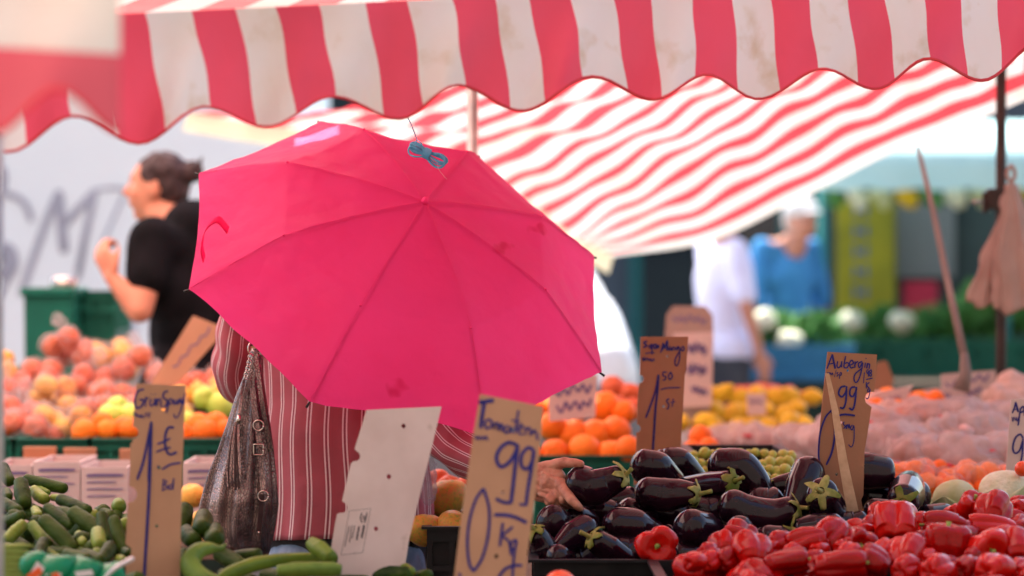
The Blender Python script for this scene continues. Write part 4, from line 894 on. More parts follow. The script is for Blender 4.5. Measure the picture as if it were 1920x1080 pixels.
plain_board('pale board with faint blue writing left of the hanging bags', [(1764, 702), (1866, 694), (1870, 740), (1868, 790), (1770, 790)], 8.6, M['paper'], [(1774, 722, 1856, 704, 8, 4), (1812, 742, 1840, 728, 6, 3)])
plain_board('smaller pale board leaning in front of the Kohlrabi board', [(1732, 730), (1798, 724), (1800, 800), (1728, 800)], 8.4, M['paper'], [(1738, 752, 1782, 742, 9, 4)])
plain_board('pointed pale board leaning right behind the Aubergin board', [(1636, 738), (1712, 722), (1690, 770), (1672, 800), (1630, 800)], 8.2, M['paper'], [(1648, 752, 1690, 742, 4, 2)])
plain_board('brown rounded board peeking out behind the Aubergin board', [(1642, 680), (1662, 676), (1676, 712), (1668, 740), (1634, 742)], 8.9, M['cardboard'], [])
b = bmesh.new(); tube(b, [P(1285, 750, 9.45), P(1285, 620, 9.45)], .008, 8)
sk = obj('sign_stake', b, M['wood'], None); tag(sk, 'wooden stake behind the tall rounded price board', 'stake')

# ------------------------------------------------------------------ counters and crates
def table(name, label, x0, x1, y0, y1, z, m='table_wood', group='market counters'):
    t = thing(name, label, 'table', ((x0+x1)/2, (y0+y1)/2, 0), group)
    b = bmesh.new(); n = max(2, int((y1-y0)/.14)); 
    for k in range(n): a = y0+(y1-y0)*k/n; box(b, (x0, a+.003, z-.03), (x1, a+(y1-y0)/n-.003, z))
    obj('tabletop', b, M[m], t, sm=False)
    b = bmesh.new(); rows = [[Vector((x0+(x1-x0)*i/60, y0-.006-.006*math.sin(i*.9)*(zz_ < z-.03), zz_)) for i in range(61)] for zz_ in (z-.002, z-.05, z*.5, .04)]
    loft(b, rows, False, closed=False); obj('skirt', b, M['skirt'], t)
    for x in (x0+.06, x1-.06):
        for y in (y0+.06, y1-.06):
            b = bmesh.new(); box(b, (x-.02, y-.02, 0), (x+.02, y+.02, z-.03)); obj('leg', b, M['steel'], t, sm=False)
def crate(label, x0, x1, y0, y1, z0, z1, m, group, yaw=0, lab=None):
    """open slatted plastic crate"""
    b = bmesh.new(); th = .010; h = z1-z0
    box(b, (x0, y0, z0), (x1, y1, z0+.008))
    for (a0, a1, c0, c1, along) in ((x0, x1, y0, y0+th, 'x'), (x0, x1, y1-th, y1, 'x'), (x0, x0+th, y0+th, y1-th, 'y'), (x1-th, x1, y0+th, y1-th, 'y')):
        box(b, (a0, c0, z1-.028), (a1, c1, z1)); box(b, (a0, c0, z0+.008), (a1, c1, z0+.045))
        L = (a1-a0) if along == 'x' else (c1-c0); n = max(3, int(L/.05))
        for k in range(n+1):
            q = (L-.012)*k/n
            if along == 'x': box(b, (a0+q, c0+.001, z0+.045), (a0+q+.012, c1-.001, z1-.028))
            else: box(b, (a0+.001, c0+q, z0+.045), (a1-.001, c0+q+.012, z1-.028))
        if along == 'x': box(b, (a0, c0+.002, z0+h*.52), (a1, c1-.002, z0+h*.52+.012))
    box(b, (x0+.012, y0+.013, z0+.01), (x1-.012, y0+.016, z1-.012))
    e = .012
    box(b, (x0-e, y0-e, z1), (x1+e, y0+th, z1+.006)); box(b, (x0-e, y1-th, z1), (x1+e, y1+e, z1+.006)); box(b, (x0-e, y0+th, z1), (x0+th, y1-th, z1+.006)); box(b, (x1-th, y0+th, z1), (x1+e, y1-th, z1+.006))
    for x in (x0+.12, x1-.12): box(b, (x-.03, y0-.004, z1-.075), (x+.03, y0-.0005, z1-.045))
    o = obj('crate', b, M[m], None, sm=False); return tag(o, label, 'crate', group)
table('market_table', 'wooden front counter under the crates of aubergines and peppers', .02, 2.0, 5.2, 6.95, .56)
table('market_table', 'wooden front counter carrying the heap of cucumbers', -1.6, -.14, 4.75, 5.95, .58)
G1 = 'black crates on the front counter'
crate('black crate of aubergines under the reaching hand', .045, .409, 5.86, 6.5, .565, .735, 'crate_black', G1)
crate('black crate of aubergines with one loose red pepper at its front', .425, 1.02, 5.92, 6.5, .565, .735, 'crate_black', G1)
crate('black crate with heaped red peppers at the bottom right', .29, .609, 5.42, 5.84, .565, .735, 'crate_black', G1)
crate('black crate under the red peppers at the right border', .625, 1.25, 5.3, 5.84, .565, .72, 'crate_black', G1)
crate('lower black crate under the mango crate', -.19, .02, 6.35, 6.8, .56-.2, .558, 'crate_black', G1)
crate('black crate of mangoes to the right of the woman', -.19, .02, 6.35, 6.8, .565, .762, 'crate_black', G1)

# ------------------------------------------------------------------ aubergines
def aub(label, pts, rads, neck=None, cal=None, group='aubergines heaped in the black crates', big=1.0):
    """pts: (px, py, d) from the blunt end to the stem end; rads in photo pixels"""
    pp = catmull([P(*p) for p in pts], 8) if len(pts) > 2 else [P(*pts[0]).lerp(P(*pts[1]), k/8) for k in range(9)]
    d = pts[0][2]; rr = [S(r, d) for r in rads]; ax0 = (pp[0]-pp[1]).normalized(); ax1 = (pp[-1]-pp[-2]).normalized()
    path, rad = [], []
    n = 8
    for k in range(n):
        a = math.pi/2*k/n; path.append(pp[0]+ax0*rr[0]*.9*math.cos(a)); rad.append(max(rr[0]*math.sin(a), .0006))
    for i, p in enumerate(pp): path.append(p); rad.append(lerp_list(rr, i/(len(pp)-1)) if len(rr) > 1 else rr[0])
    re = rad[-1]
    for k in range(1, 6):
        a = math.pi/2*k/5; path.append(pp[-1]+ax1*re*.55*math.sin(a)); rad.append(max(re*math.cos(a), .0006))
    s = random.random()*9; b = bmesh.new(); fr = frames(path); seg = 28; rings = []
    for i, p in enumerate(path):
        _, n_, b_ = fr[i]; rings.append([p+(n_*math.cos(a)+b_*math.sin(a))*rad[i]*(1+.035*math.sin(2*a+s)+.02*math.sin(3*a+s*2+i*.1)) for a in [2*math.pi*j/seg for j in range(seg)]])
    loft(b, rings); o = obj('aubergine', b, M['eggplant'], None); tag(o, label, 'aubergine', group)
    tip = pp[-1]+ax1*re*.55
    if not cal: return o
    # calyx: five pointed lobes lying on the shoulder, with a thick stem
    b = bmesh.new(); f0 = frames([pp[-1], tip])[0]; ax, n_, b_ = f0; NN = 40; rows = []
    Lc = max(re*.74, .015)*big
    for i in range(8):
        t_ = i/7; row = []
        for j in range(NN):
            a = 2*math.pi*j/NN; lobe = abs(math.sin(a*2.5+s)); reach = Lc*(.30+.95*lobe**2.6*(.6+.7*math.sin(a*3+s*3)**2)); x = reach*t_
            rr_ = min(re*1.03, .006+x*1.15); back = max(0, x-re*.8)*1.0+rr_*rr_/max(re, .004)*.35
            lift = .002+.006*lobe*t_**3*math.sin(a*4+s)+.0016*math.sin(a*13+i)
            row.append(tip+ax*(.003-back)+(n_*math.cos(a)+b_*math.sin(a))*(rr_+lift))
        rows.append(row)
    loft(b, rows, caps=False)
    for f in b.faces: f.smooth = True
    b = bake(b, [('SOLIDIFY', dict(thickness=.0015))]); c = obj('calyx', b, M[cal], o)
    b = bmesh.new(); bend = n_*random.uniform(-.008, .008)+b_*random.uniform(-.008, .008); sl_ = .022*big
    tube(b, catmull([tip-ax*.002, tip+ax*sl_*.4+bend*.3, tip+ax*sl_+bend], 4), [.0075, .005, .0045, .0052], 10); obj('stem', b, M[cal], c)
    return o
A = aub
A('glossy aubergine held in the hand of the woman', [(1090, 909, 6.21), (1112, 914, 6.2), (1140, 904, 6.2), (1160, 896, 6.19)], [36, 35, 28, 24], cal='calyx_dry')
A('rounded aubergine with a tan scar right of the held one', [(1210, 874, 6.42), (1232, 880, 6.43), (1262, 902, 6.48)], [32, 33, 24])
A('long dark aubergine arching at the top below the Mango board', [(1245, 872, 6.55), (1272, 872, 6.55), (1310, 905, 6.58)], [30, 32, 22])
A('aubergine with a ragged yellow calyx lying across the middle of the heap', [(1216, 924, 6.26), (1245, 928, 6.26), (1275, 926, 6.25), (1298, 926, 6.24)], [30, 32, 27, 21], cal='calyx_dry', big=1.45)
A('large curved aubergine at the top of the heap before the grapes', [(1356, 874, 6.48), (1388, 878, 6.47), (1416, 908, 6.46), (1438, 945, 6.46)], [33, 35, 30, 22])
A('aubergine pointing its green calyx right below the large curved one', [(1290, 916, 6.42), (1330, 908, 6.38), (1368, 903, 6.33)], [24, 23, 20], cal='calyx', big=1.5)
A('sagging long aubergine lying in the centre of the heap', [(1374, 949, 6.2), (1404, 962, 6.2), (1448, 966, 6.2), (1484, 956, 6.19)], [32, 33, 30, 25], cal='calyx_dry')
A('fat aubergine pointing away below the ragged yellow calyx', [(1296, 990, 6.1), (1318, 996, 6.14), (1345, 1006, 6.2)], [36, 38, 28])
A('small aubergine seen end-on above the first red peppers', [(1386, 996, 6.08), (1392, 1000, 6.16), (1400, 1004, 6.25)], [29, 29, 24])
A('broad dark aubergine right of the centre-left calyx', [(1158, 984, 6.12), (1188, 990, 6.13), (1222, 1004, 6.16)], [32, 37, 30])
A('dull brownish aubergine lying slanted under the hand', [(1096, 992, 6.07), (1072, 1006, 6.05), (1044, 1028, 6.02)], [28, 29, 16])
A('aubergine with an upright green calyx at the crate rim', [(1170, 1046, 5.97), (1142, 1030, 5.96), (1118, 1014, 5.95)], [20, 26, 22], cal='calyx', big=1.2)
A('short aubergine end poking over the crate rim', [(1046, 1044, 5.93), (1060, 1052, 5.98)], [24, 24])
A('round black aubergine just below the wrist', [(1036, 978, 6.12), (1046, 984, 6.2)], [32, 30])
A('purple aubergine with a bright stem beside the Tomaten board', [(1024, 1044, 6.0), (1016, 1022, 6.0), (1006, 1002, 5.99)], [26, 26, 20], cal='calyx', big=1.1)
A('aubergine half hidden below the index finger', [(1082, 972, 6.25), (1108, 978, 6.28)], [24, 24])
A('upright aubergine left of the Aubergin board', [(1516, 886, 6.38), (1506, 915, 6.36), (1494, 950, 6.34)], [33, 34, 28])
A('violet aubergine facing the camera with a drooping yellow calyx', [(1556, 968, 6.36), (1550, 950, 6.26), (1541, 926, 6.17)], [34, 36, 30], cal='calyx_dry', big=.95)
A('blunt aubergine behind the right edge of the Aubergin board', [(1600, 882, 6.5), (1630, 884, 6.5), (1662, 887, 6.5)], [34, 35, 30])
A('aubergine with a green star calyx facing the camera right of the board', [(1705, 915, 6.5), (1700, 925, 6.42), (1694, 938, 6.33)], [32, 35, 30], cal='calyx', big=.85)
A('aubergine end behind the green star calyx', [(1714, 930, 6.52), (1700, 934, 6.55)], [34, 30])
A('dark aubergine low between the board and the star calyx', [(1640, 958, 6.3), (1665, 960, 6.3)], [24, 24])
A('low dark aubergine right of the star calyx', [(1770, 964, 6.38), (1742, 968, 6.36)], [22, 22])
A('small low aubergine right of the star calyx nearest the peppers', [(1748, 982, 6.25), (1730, 984, 6.25)], [18, 17])
A('slim aubergine neck left of the upright one', [(1505, 905, 6.5), (1475, 908, 6.5), (1452, 912, 6.5)], [24, 20, 16], cal='calyx_dry')
A('dark aubergine behind the red peppers under the violet one', [(1560, 988, 6.14), (1530, 990, 6.14), (1498, 992, 6.14)], [27, 28, 20], cal='calyx')
A('aubergine behind the held one at the left of the heap', [(1150, 940, 6.4), (1185, 935, 6.4)], [26, 24])
FG = 'dark aubergines buried in the heap'
for k, (x, y, d, dx) in enumerate([(1130, 955, 6.3, 40), (1200, 960, 6.3, 40), (1260, 960, 6.35, 44), (1330, 955, 6.35, 40), (1350, 1030, 6.1, 40), (1420, 1015, 6.12, 40), (1240, 1040, 6.08, 40), (1440, 940, 6.4, 36), (1480, 985, 6.3, 40), (1600, 985, 6.25, 40), (1000, 1010, 6.15, 30), (1180, 1030, 6.1, 36), (1300, 1040, 6.1, 40), (1570, 940, 6.5, 40), (1650, 930, 6.55, 40), (1090, 1040, 6.08, 30), (1460, 1010, 6.1, 36), (1380, 930, 6.5, 36), (1660, 985, 6.3, 36), (1240, 1010, 6.25, 40)]):
    A('dark aubergine buried under the others in the heap', [(x-dx/2, y, d), (x, y+4, d), (x+dx/2, y+6*(-1)**k, d)], [28, 31, 24], group=FG)

# ------------------------------------------------------------------ red peppers
def pepper_mesh(seed):
    rr = random.Random(seed); lob = rr.choice([3, 4, 4]); ph = rr.random()*6; L = rr.uniform(1.05, 1.45); rows = []; seg = 48; n = 26
    for i in range(n+1):
        t_ = i/n; row = []
        for j in range(seg):
            a = 2*math.pi*j/seg; lb = abs(math.cos(a*lob/2+ph)); k = (.74+.28*lb**.6)
            prof_ = float(np.interp(t_, [0, .04, .10, .22, .45, .72, .88, .95, 1], [.10, .42, .72, .97, 1.0, .86, .66, .42, .04]))
            z = float(np.interp(t_, [0, .04, .10, .22, .45, .72, .88, .95, 1], [.36, .46, .5, .36, .05, -.27, -.44, -.47, -.38]))*L*1.0
            dent = 1+.05*math.sin(a*2+t_*5+ph)+.03*math.sin(a*5-t_*7+ph)
            sk_ = .10*math.sin(ph)*(.5-t_)
            row.append(Vector((math.cos(a)*k*prof_*.5*dent+sk_*.4, math.sin(a)*k*prof_*.5*dent, z*.9+(.05*lb if t_ > .7 else .04*lb*(t_ < .2)))))
        rows.append(row)
    b = bmesh.new(); loft(b, rows); me = bpy.data.meshes.new('pepper'); b.to_mesh(me); b.free(); smooth(me); me.materials.append(M['pepper'])
    b = bmesh.new(); rows = []
    for i in range(5):
        t_ = i/4; rows.append([Vector((math.cos(a)*.19*t_*(1+.25*math.sin(a*5+ph)), math.sin(a)*.19*t_*(1+.25*math.sin(a*5+ph)), .37*L*.9+.055*t_)) for a in [2*math.pi*j/20 for j in range(20)]])
    loft(b, rows, caps=False); tube(b, [Vector((0, 0, .34*L)), Vector((.01, 0, .42*L)), Vector((.035, .01, .52*L))], [.06, .045, .055], 10)
    ms = bpy.data.meshes.new('stem'); b.to_mesh(ms); b.free(); smooth(ms); ms.materials.append(M['pepper_stem'])
    return me, ms
PM = [pepper_mesh(k) for k in range(7)]
def pepper(label, x, y, rx, ry, an, d, stem='side', k=0, group='red peppers heaped at the front right'):
    """an: direction of the stem end in the picture, degrees from right, counter-clockwise; stem: side / front / back / up"""
    me, ms = PM[k % 7]; o = new_obj('red_pepper', me); ew = math.cos(R(an)); eh = math.sin(R(an))
    fwd = {'side': 0, 'front': -7, 'back': 1.2, 'tilt': -.6}[stem]; ax = Vector((ew, fwd, eh)).normalized()
    q = ax.to_track_quat('Z', 'Y'); o.rotation_mode = 'QUATERNION'; o.rotation_quaternion = q @ Euler((0, 0, (k*1.7) % 6.28)).to_quaternion()
    wx = S(2*rx, d); wz = S(2*ry, d); al = abs(ew); L = (wx*al+wz*(1-al)) if stem == 'side' else (wx+wz)/2*1.1; W_ = max((wz*al+wx*(1-al)), L*.55) if stem == 'side' else (wx+wz)/2*1.12
    o.scale = (W_*1.0, W_*1.0, L*.86); o.location = P(x, y, d); tag(o, label, 'pepper', group)
    s = new_obj('stem', ms, o); return o
GX = 'common red pepper in the front heap'
PP = [ # x, y, rx, ry (in the 3x crop at 1280,900), angle, stem, label
 (325, 312, 90, 40, 170, 'side', 'flat red pepper at the upper left end of the pepper heap'), (240, 365, 58, 55, 80, 'back', None), (385, 415, 105, 88, 100, 'back', 'big upright red pepper nearest the left end of the crate rim'),
 (570, 465, 140, 55, 10, 'side', 'pale wrinkled red pepper lying flat on the crate rim'), (540, 360, 80, 50, 0, 'back', None), (712, 350, 118, 80, 200, 'side', 'red pepper with folded waist left of the first green stem'), (838, 312, 112, 78, 225, 'tilt', 'bright orange-red pepper with its green stem turned down'),
 (995, 350, 84, 74, 270, 'front', 'red pepper showing its round green stem to the camera'), (930, 410, 58, 34, 20, 'back', 'small orange-red pepper beside the round green stem'), (872, 480, 152, 66, 5, 'side', 'long red pepper lying level at the bottom centre'), (1080, 462, 98, 82, 150, 'side', 'red pepper lying slanted below the round green stem'), (1135, 412, 75, 58, 30, 'back', None),
 (1195, 275, 120, 105, 80, 'back', 'largest red pepper standing right of the Aubergin board'), (1110, 205, 72, 55, 40, 'back', None), (1062, 262, 68, 45, 10, 'back', None), (1260, 432, 98, 84, 60, 'back', None), (1250, 505, 86, 50, 0, 'back', None), (1482, 262, 140, 52, 175, 'side', 'long smooth red pepper right of the largest one'),
 (1482, 372, 122, 105, 85, 'side', 'big ribbed red pepper standing in the middle right'), (1425, 515, 120, 50, 0, 'back', None), (1625, 165, 88, 62, 75, 'tilt', 'red pepper with a flat green stem at the top right before the cabbage'), (1742, 192, 114, 78, 60, 'back', 'rounded dark red pepper right of the flat green stem'), (1750, 268, 122, 40, 175, 'side', None),
 (1715, 388, 112, 92, 320, 'front', 'red pepper with a pale green stem at the lower right'), (1815, 340, 80, 60, 20, 'back', None), (1885, 395, 76, 100, 80, 'back', 'tall dark red pepper at the right border'), (1740, 515, 128, 58, 0, 'back', None), (1600, 500, 86, 48, 10, 'back', None), (1890, 505, 56, 55, 0, 'back', None), (1892, 262, 60, 42, 20, 'back', None), (1888, 160, 52, 42, 0, 'back', None), (1528, 192, 62, 24, 0, 'back', None),
 (60, 460, 52, 30, 10, 'back', 'small orange-red pepper at the left tip of the heap'), (150, 462, 52, 34, 30, 'back', None), (240, 455, 60, 55, 40, 'back', None), (762, 402, 50, 36, 0, 'back', None), (728, 445, 46, 32, 0, 'back', None), (1328, 342, 56, 42, 0, 'back', None), (1330, 240, 60, 50, 0, 'back', None), (1010, 300, 46, 36, 0, 'back', None), (1380, 455, 60, 55, 0, 'back', None), (1590, 300, 50, 60, 0, 'back', None), (140, 410, 60, 40, 0, 'back', None), (1640, 440, 60, 60, 0, 'back', None), (620, 415, 60, 40, 0, 'back', None), (900, 395, 60, 40, 0, 'back', None), (1320, 400, 60, 60, 0, 'back', None), (1220, 375, 60, 50, 0, 'back', None), (480, 395, 50, 50, 0, 'back', None)]
for k, (x, y, rx, ry, an, stm, lb) in enumerate(PP):
    px, py = 1280+x/3, 900+y/3; d = 5.5+(1060-py)*.0052+((.03 if rx > 64 else .06) if lb is None else 0)
    pepper(lb or 'plain red pepper packed in the heap among the larger ones', px, py, max(rx, 56)/2.75, max(ry, 46)/2.75, an, d, stm, k, 'red peppers heaped at the front right')
rp = random.Random(5)
for k in range(38):              # deeper layer
    px = rp.uniform(1300, 1960); py = rp.uniform(955 if px > 1560 else 1010, 1110); d = 5.62+(1060-py)*.0052
    pepper('plain red pepper packed in the heap among the larger ones', px, py+12, rp.uniform(32, 42), rp.uniform(30, 40), rp.uniform(0, 360), d+.03, 'back' if k % 3 else 'side', k)
pepper('single red pepper facing the camera with a star stem before the aubergines', 1233, 1025, 37, 37, 100, 5.90, 'front', 2, 'loose red pepper')
# tomato at the bottom edge
b = bmesh.new(); ellipsoid(b, P(1050, 1096, 5.35), (.031, .031, .027), seg=32, rings=20); o = obj('tomato', b, M['tomato'], None); tag(o, 'orange-red tomato just showing at the bottom edge right of the Tomaten board', 'tomato')

crate('black crate of tomatoes below the Tomaten board', .0, .275, 5.21, 5.5, .565, .725, 'crate_black', G1)
for k, (x, y, z) in enumerate([(.05, 5.28, .70), (.13, 5.27, .695), (.20, 5.3, .70), (.03, 5.38, .70), (.17, 5.38, .705), (.23, 5.40, .70), (.10, 5.44, .70), (.09, 5.33, .70)]):
    b = bmesh.new(); ellipsoid(b, (x, y, z), (.034, .034, .029), seg=24, rings=14); o = obj('tomato', b, M['tomato'], None); tag(o, 'orange-red tomato in the black crate below the Tomaten board', 'tomato', 'tomatoes below the Tomaten board')
# ------------------------------------------------------------------ cucumbers
def cuc(label, x0, y0, x1, y1, r, d=None, m='cucumber', bend=0, group='small cucumbers heaped at the front left', tf=(0, 850, 4.7), dd=.02, name='cucumber'):
    px0, py0, px1, py1 = tf[0]+x0/tf[2], tf[1]+y0/tf[2], tf[0]+x1/tf[2], tf[1]+y1/tf[2]; r_ = r/tf[2]
    d0 = d if d else 5.35+(1070-(py0+py1)/2)*.0045
    a, c = P(px0, py0, d0+dd), P(px1, py1, d0-dd); rr_ = S(r_, d0)
    L_ = (c-a).length
    if L_ < rr_*2.2 and dd: a = a+Vector((0, rr_*1.6, 0)); c = c+Vector((0, -rr_*.4, 0))
    ax = (c-a).normalized(); sd_ = Vector((0, -1, 0)).cross(ax)
    pts = catmull([a, (a+c)/2+sd_*bend*rr_, c], 7); path = [a-ax*rr_*x for x in (.86, .72, .45)]+pts+[c+ax*rr_*x for x in (.45, .72, .86)]
    n = len(pts); rad = [rr_*.16, rr_*.62, rr_*.86]+[rr_*(1-.10*abs(i/(n-1)-.5)*2) for i in range(n)]+[rr_*.82, rr_*.58, rr_*.16]
    b = bmesh.new(); fr = frames(path); s = random.random()*9; seg = 18; rings = []
    for i, p in enumerate(path):
        _, n_, b_ = fr[i]; rings.append([p+(n_*math.cos(q)+b_*math.sin(q))*rad[i]*(1+.03*math.sin(q*3+s)+.02*math.sin(q*5+s+i)+.05*noise.noise(Vector((q*2, i*.6, s)))) for q in [2*math.pi*j/seg for j in range(seg)]])
    loft(b, rings); o = obj(name, b, M[m], None); return tag(o, label, 'cucumber', group)
CG = 'small dark cucumber in the heap at the front left'
cl_ = [(30, 130, 80, 240, 58, 'big dark cucumber end at the left border above the heap', 0), (250, 232, 550, 305, 56, 'long dark cucumber lying level on top of the heap', 0), (185, 275, 212, 430, 74, 'upright dull green cucumber near the left border', 0), (60, 340, 70, 385, 46, None, 0), (310, 335, 390, 400, 58, None, 1), (300, 300, 420, 345, 30, None, 1), (470, 390, 540, 392, 34, None, 1), (545, 412, 760, 500, 60, 'dark knobbly cucumber running down to the right on top', 0),
       (430, 492, 630, 632, 60, 'cucumber with a light tip lying in the middle of the heap', 0), (665, 535, 870, 690, 76, 'thick dark cucumber in the middle right of the heap', 0), (40, 440, 150, 505, 60, None, 0), (310, 500, 335, 545, 45, None, 1), (405, 605, 630, 835, 74, 'largest green cucumber slanting down in the middle', 0), (20, 620, 180, 555, 58, None, 0), (190, 640, 70, 760, 60, None, 1), (295, 645, 415, 790, 58, None, 1), (380, 790, 350, 900, 58, None, 0), (862, 705, 878, 800, 70, 'cucumber pointing its light tip at the camera', 1), (1045, 452, 1050, 470, 68, 'cucumber seen end-on beside the Grün Spargel board', 1), (1010, 600, 1095, 840, 60, 'cucumber standing along the left edge of the Grün Spargel board', 0),
       (965, 835, 905, 940, 68, None, 0), (695, 720, 735, 790, 45, None, 1), (520, 965, 800, 1040, 46, None, 0), (690, 965, 900, 1010, 36, None, 0), (720, 1065, 800, 1090, 40, None, 0), (1050, 935, 1080, 950, 50, None, 1), (1100, 860, 1130, 880, 42, None, 0), (1105, 560, 1120, 590, 34, None, 0), (600, 890, 760, 930, 60, None, 0), (760, 890, 880, 940, 60, None, 0), (860, 500, 960, 520, 34, None, 0), (60, 820, 200, 860, 40, None, 0), (900, 560, 940, 760, 60, None, 0), (520, 520, 640, 560, 60, None, 0)]
for k, (x0, y0, x1, y1, r, lb, lt) in enumerate(cl_): cuc(lb or CG, x0, y0, x1, y1, r, m='cucumber_light' if lt else 'cucumber', bend=random.uniform(-.25, .25), d=(5.35+(1070-850-(y0+y1)/9.4)*.0045+(.04 if lb is None and r < 59 else 0)))
rp = random.Random(11)
for k in range(58):
    px = rp.uniform(-40, 262); top = 925 if px < 90 else 925+(px-90)*.22; py = rp.uniform(top+20, 1130); a = rp.uniform(-1, .6)*1.2; L_ = 22
    cuc('small dark cucumber in the heap at the front left', px-L_*math.cos(a), py-L_*math.sin(a), px+L_*math.cos(a), py+L_*math.sin(a), 17, tf=(0, 0, 1), d=5.50+(1070-py)*.0045, m='cucumber_light' if k % 5 == 0 else 'cucumber')
# right of the board: cucumbers and pale green peppers / zucchini
for k, (x0, y0, x1, y1, r, d, lt) in enumerate([(346, 958, 340, 990, 18, 5.8, 0), (378, 975, 380, 990, 20, 5.75, 0), (352, 1000, 362, 1012, 18, 5.72, 0), (398, 1000, 404, 1010, 20, 5.7, 0), (415, 1040, 450, 1060, 17, 5.65, 0), (345, 1040, 350, 1075, 14, 5.6, 0), (440, 1045, 480, 1040, 14, 5.75, 0), (420, 1080, 470, 1090, 16, 5.55, 0), (500, 1080, 560, 1085, 16, 5.6, 0), (700, 1080, 760, 1078, 18, 5.6, 0), (752, 1062, 770, 1072, 11, 5.6, 1), (780, 1085, 800, 1078, 13, 5.6, 0), (360, 1085, 400, 1100, 18, 5.5, 0), (600, 1100, 680, 1096, 20, 5.55, 0)]):
    cuc('green cucumber lying between the Grün Spargel board and the white board', x0, y0, x1, y1, r, tf=(0, 0, 1), d=d, m='cucumber_light' if lt else 'cucumber')
def zuc(label, pts, rads, m='zucchini', name='marrow', cat='marrow'):
    pp = catmull([P(*p) for p in pts], 7); b = bmesh.new(); d = pts[0][2]; tube(b, pp, [S(r, d) for r in rads], 20, mod=lambda a, t: 1+.05*math.sin(a*5+t*3)+.02*math.sin(t*30+a)); o = obj(name, b, M[m], None); tag(o, label, cat, 'long pale green vegetables before the handbag'); return o
zuc('curled pale green pepper with its stem up in front of the handbag', [(424, 1020, 5.45), (412, 1028, 5.44), (390, 1028, 5.42), (368, 1036, 5.4), (356, 1056, 5.38), (372, 1080, 5.36), (410, 1105, 5.34)], [1.5, 6, 12, 16, 18, 19, 20], name='green_pepper', cat='pepper')
zuc('long pale green vegetable lying below the handbag', [(404, 1092, 5.45), (430, 1076, 5.46), (480, 1058, 5.5), (540, 1049, 5.55), (600, 1045, 5.58)], [8, 13, 14, 12, 9], m='cucumber_light')
zuc('short green vegetable standing against the white board', [(584, 1018, 5.55), (600, 1030, 5.53), (622, 1048, 5.5)], [13, 17, 14], m='cucumber_light')
zuc('pale green vegetable lying level at the bottom beside the white board', [(520, 1070, 5.4), (560, 1068, 5.41), (622, 1068, 5.42), (640, 1070, 5.42)], [10, 14, 14, 10])
# asparagus and packet in the corner
rp = random.Random(2)
for k in range(14):
    y = 1026+k*4.2; x0 = -30; x1 = rp.uniform(40, 66); b = bmesh.new(); tube(b, catmull([P(x0, y+rp.uniform(-3, 3), 5.2), P(x1*.5, y+rp.uniform(-3, 3), 5.2), P(x1, y-2, 5.2)], 3), [.0045, .0045, .004, .0015], 8)
    o = obj('asparagus_spear', b, M['asparagus'], None); tag(o, 'thin green asparagus spear in the bottom left corner', 'asparagus', 'green asparagus in the bottom left corner')
b = bmesh.new(); G_ = []
for i in range(17):
    row = []
    for j in range(13):
        x = 45+i*11.5; y0 = float(np.interp(x, [45, 60, 95, 130, 165, 200, 240], [1062, 1040, 1058, 1052, 1062, 1074, 1062])); y = y0+(1130-y0)*j/12
        row.append(P(x, y, 5.16-.012*math.sin(i*1.3+j*.5)-.01*math.sin(i*.5)-.02*math.sin(math.pi*i/16))+Vector((0, .02 if j == 0 else 0, 0)))
    G_.append(row)
V = [[b.verts.new(p) for p in r_] for r_ in G_]
for i in range(16):
    for j in range(12): b.faces.new((V[i][j], V[i+1][j], V[i+1][j+1], V[i][j+1]))
b = bake(b, [('SOLIDIFY', dict(thickness=.02)), ('SUBSURF', dict(levels=1, render_levels=1))]); pk = obj('produce_packet', b, M['packet_green'], None); tag(pk, 'crumpled green plastic packet with orange and white print in the bottom left corner', 'packet')
def patch(pts, m, nm, e):
    b = bmesh.new(); vs = [b.verts.new(P(x, y, 5.115-e)) for x, y in pts]; b.faces.new(vs); b = bake(b, [('SOLIDIFY', dict(thickness=.001))]); obj(nm, b, m, pk, sm=False)
patch([(56, 1075), (70, 1052), (84, 1066), (72, 1084)], M['packet_white'], 'print', 0); patch([(18+30, 1080), (74, 1062), (80, 1074), (60, 1090)], M['packet_orange'], 'print', .002); patch([(84, 1078), (100, 1070), (116, 1076), (112, 1090), (88, 1092)], M['packet_white'], 'print', .001); patch([(96, 1076), (108, 1072), (114, 1084), (100, 1088)], M['packet_orange'], 'print', .003); patch([(140, 1072), (172, 1068), (176, 1078), (144, 1082)], M['packet_white'], 'print', .001)
b = bmesh.new(); tube(b, catmull([P(190, 1090, 5.1), P(215, 1066, 5.1), P(244, 1050, 5.1), P(250, 1046, 5.1)], 4), [.004, .009, .009, .007], 10, flat=.5); obj('handle_flap', b, M['packet_white'], pk)

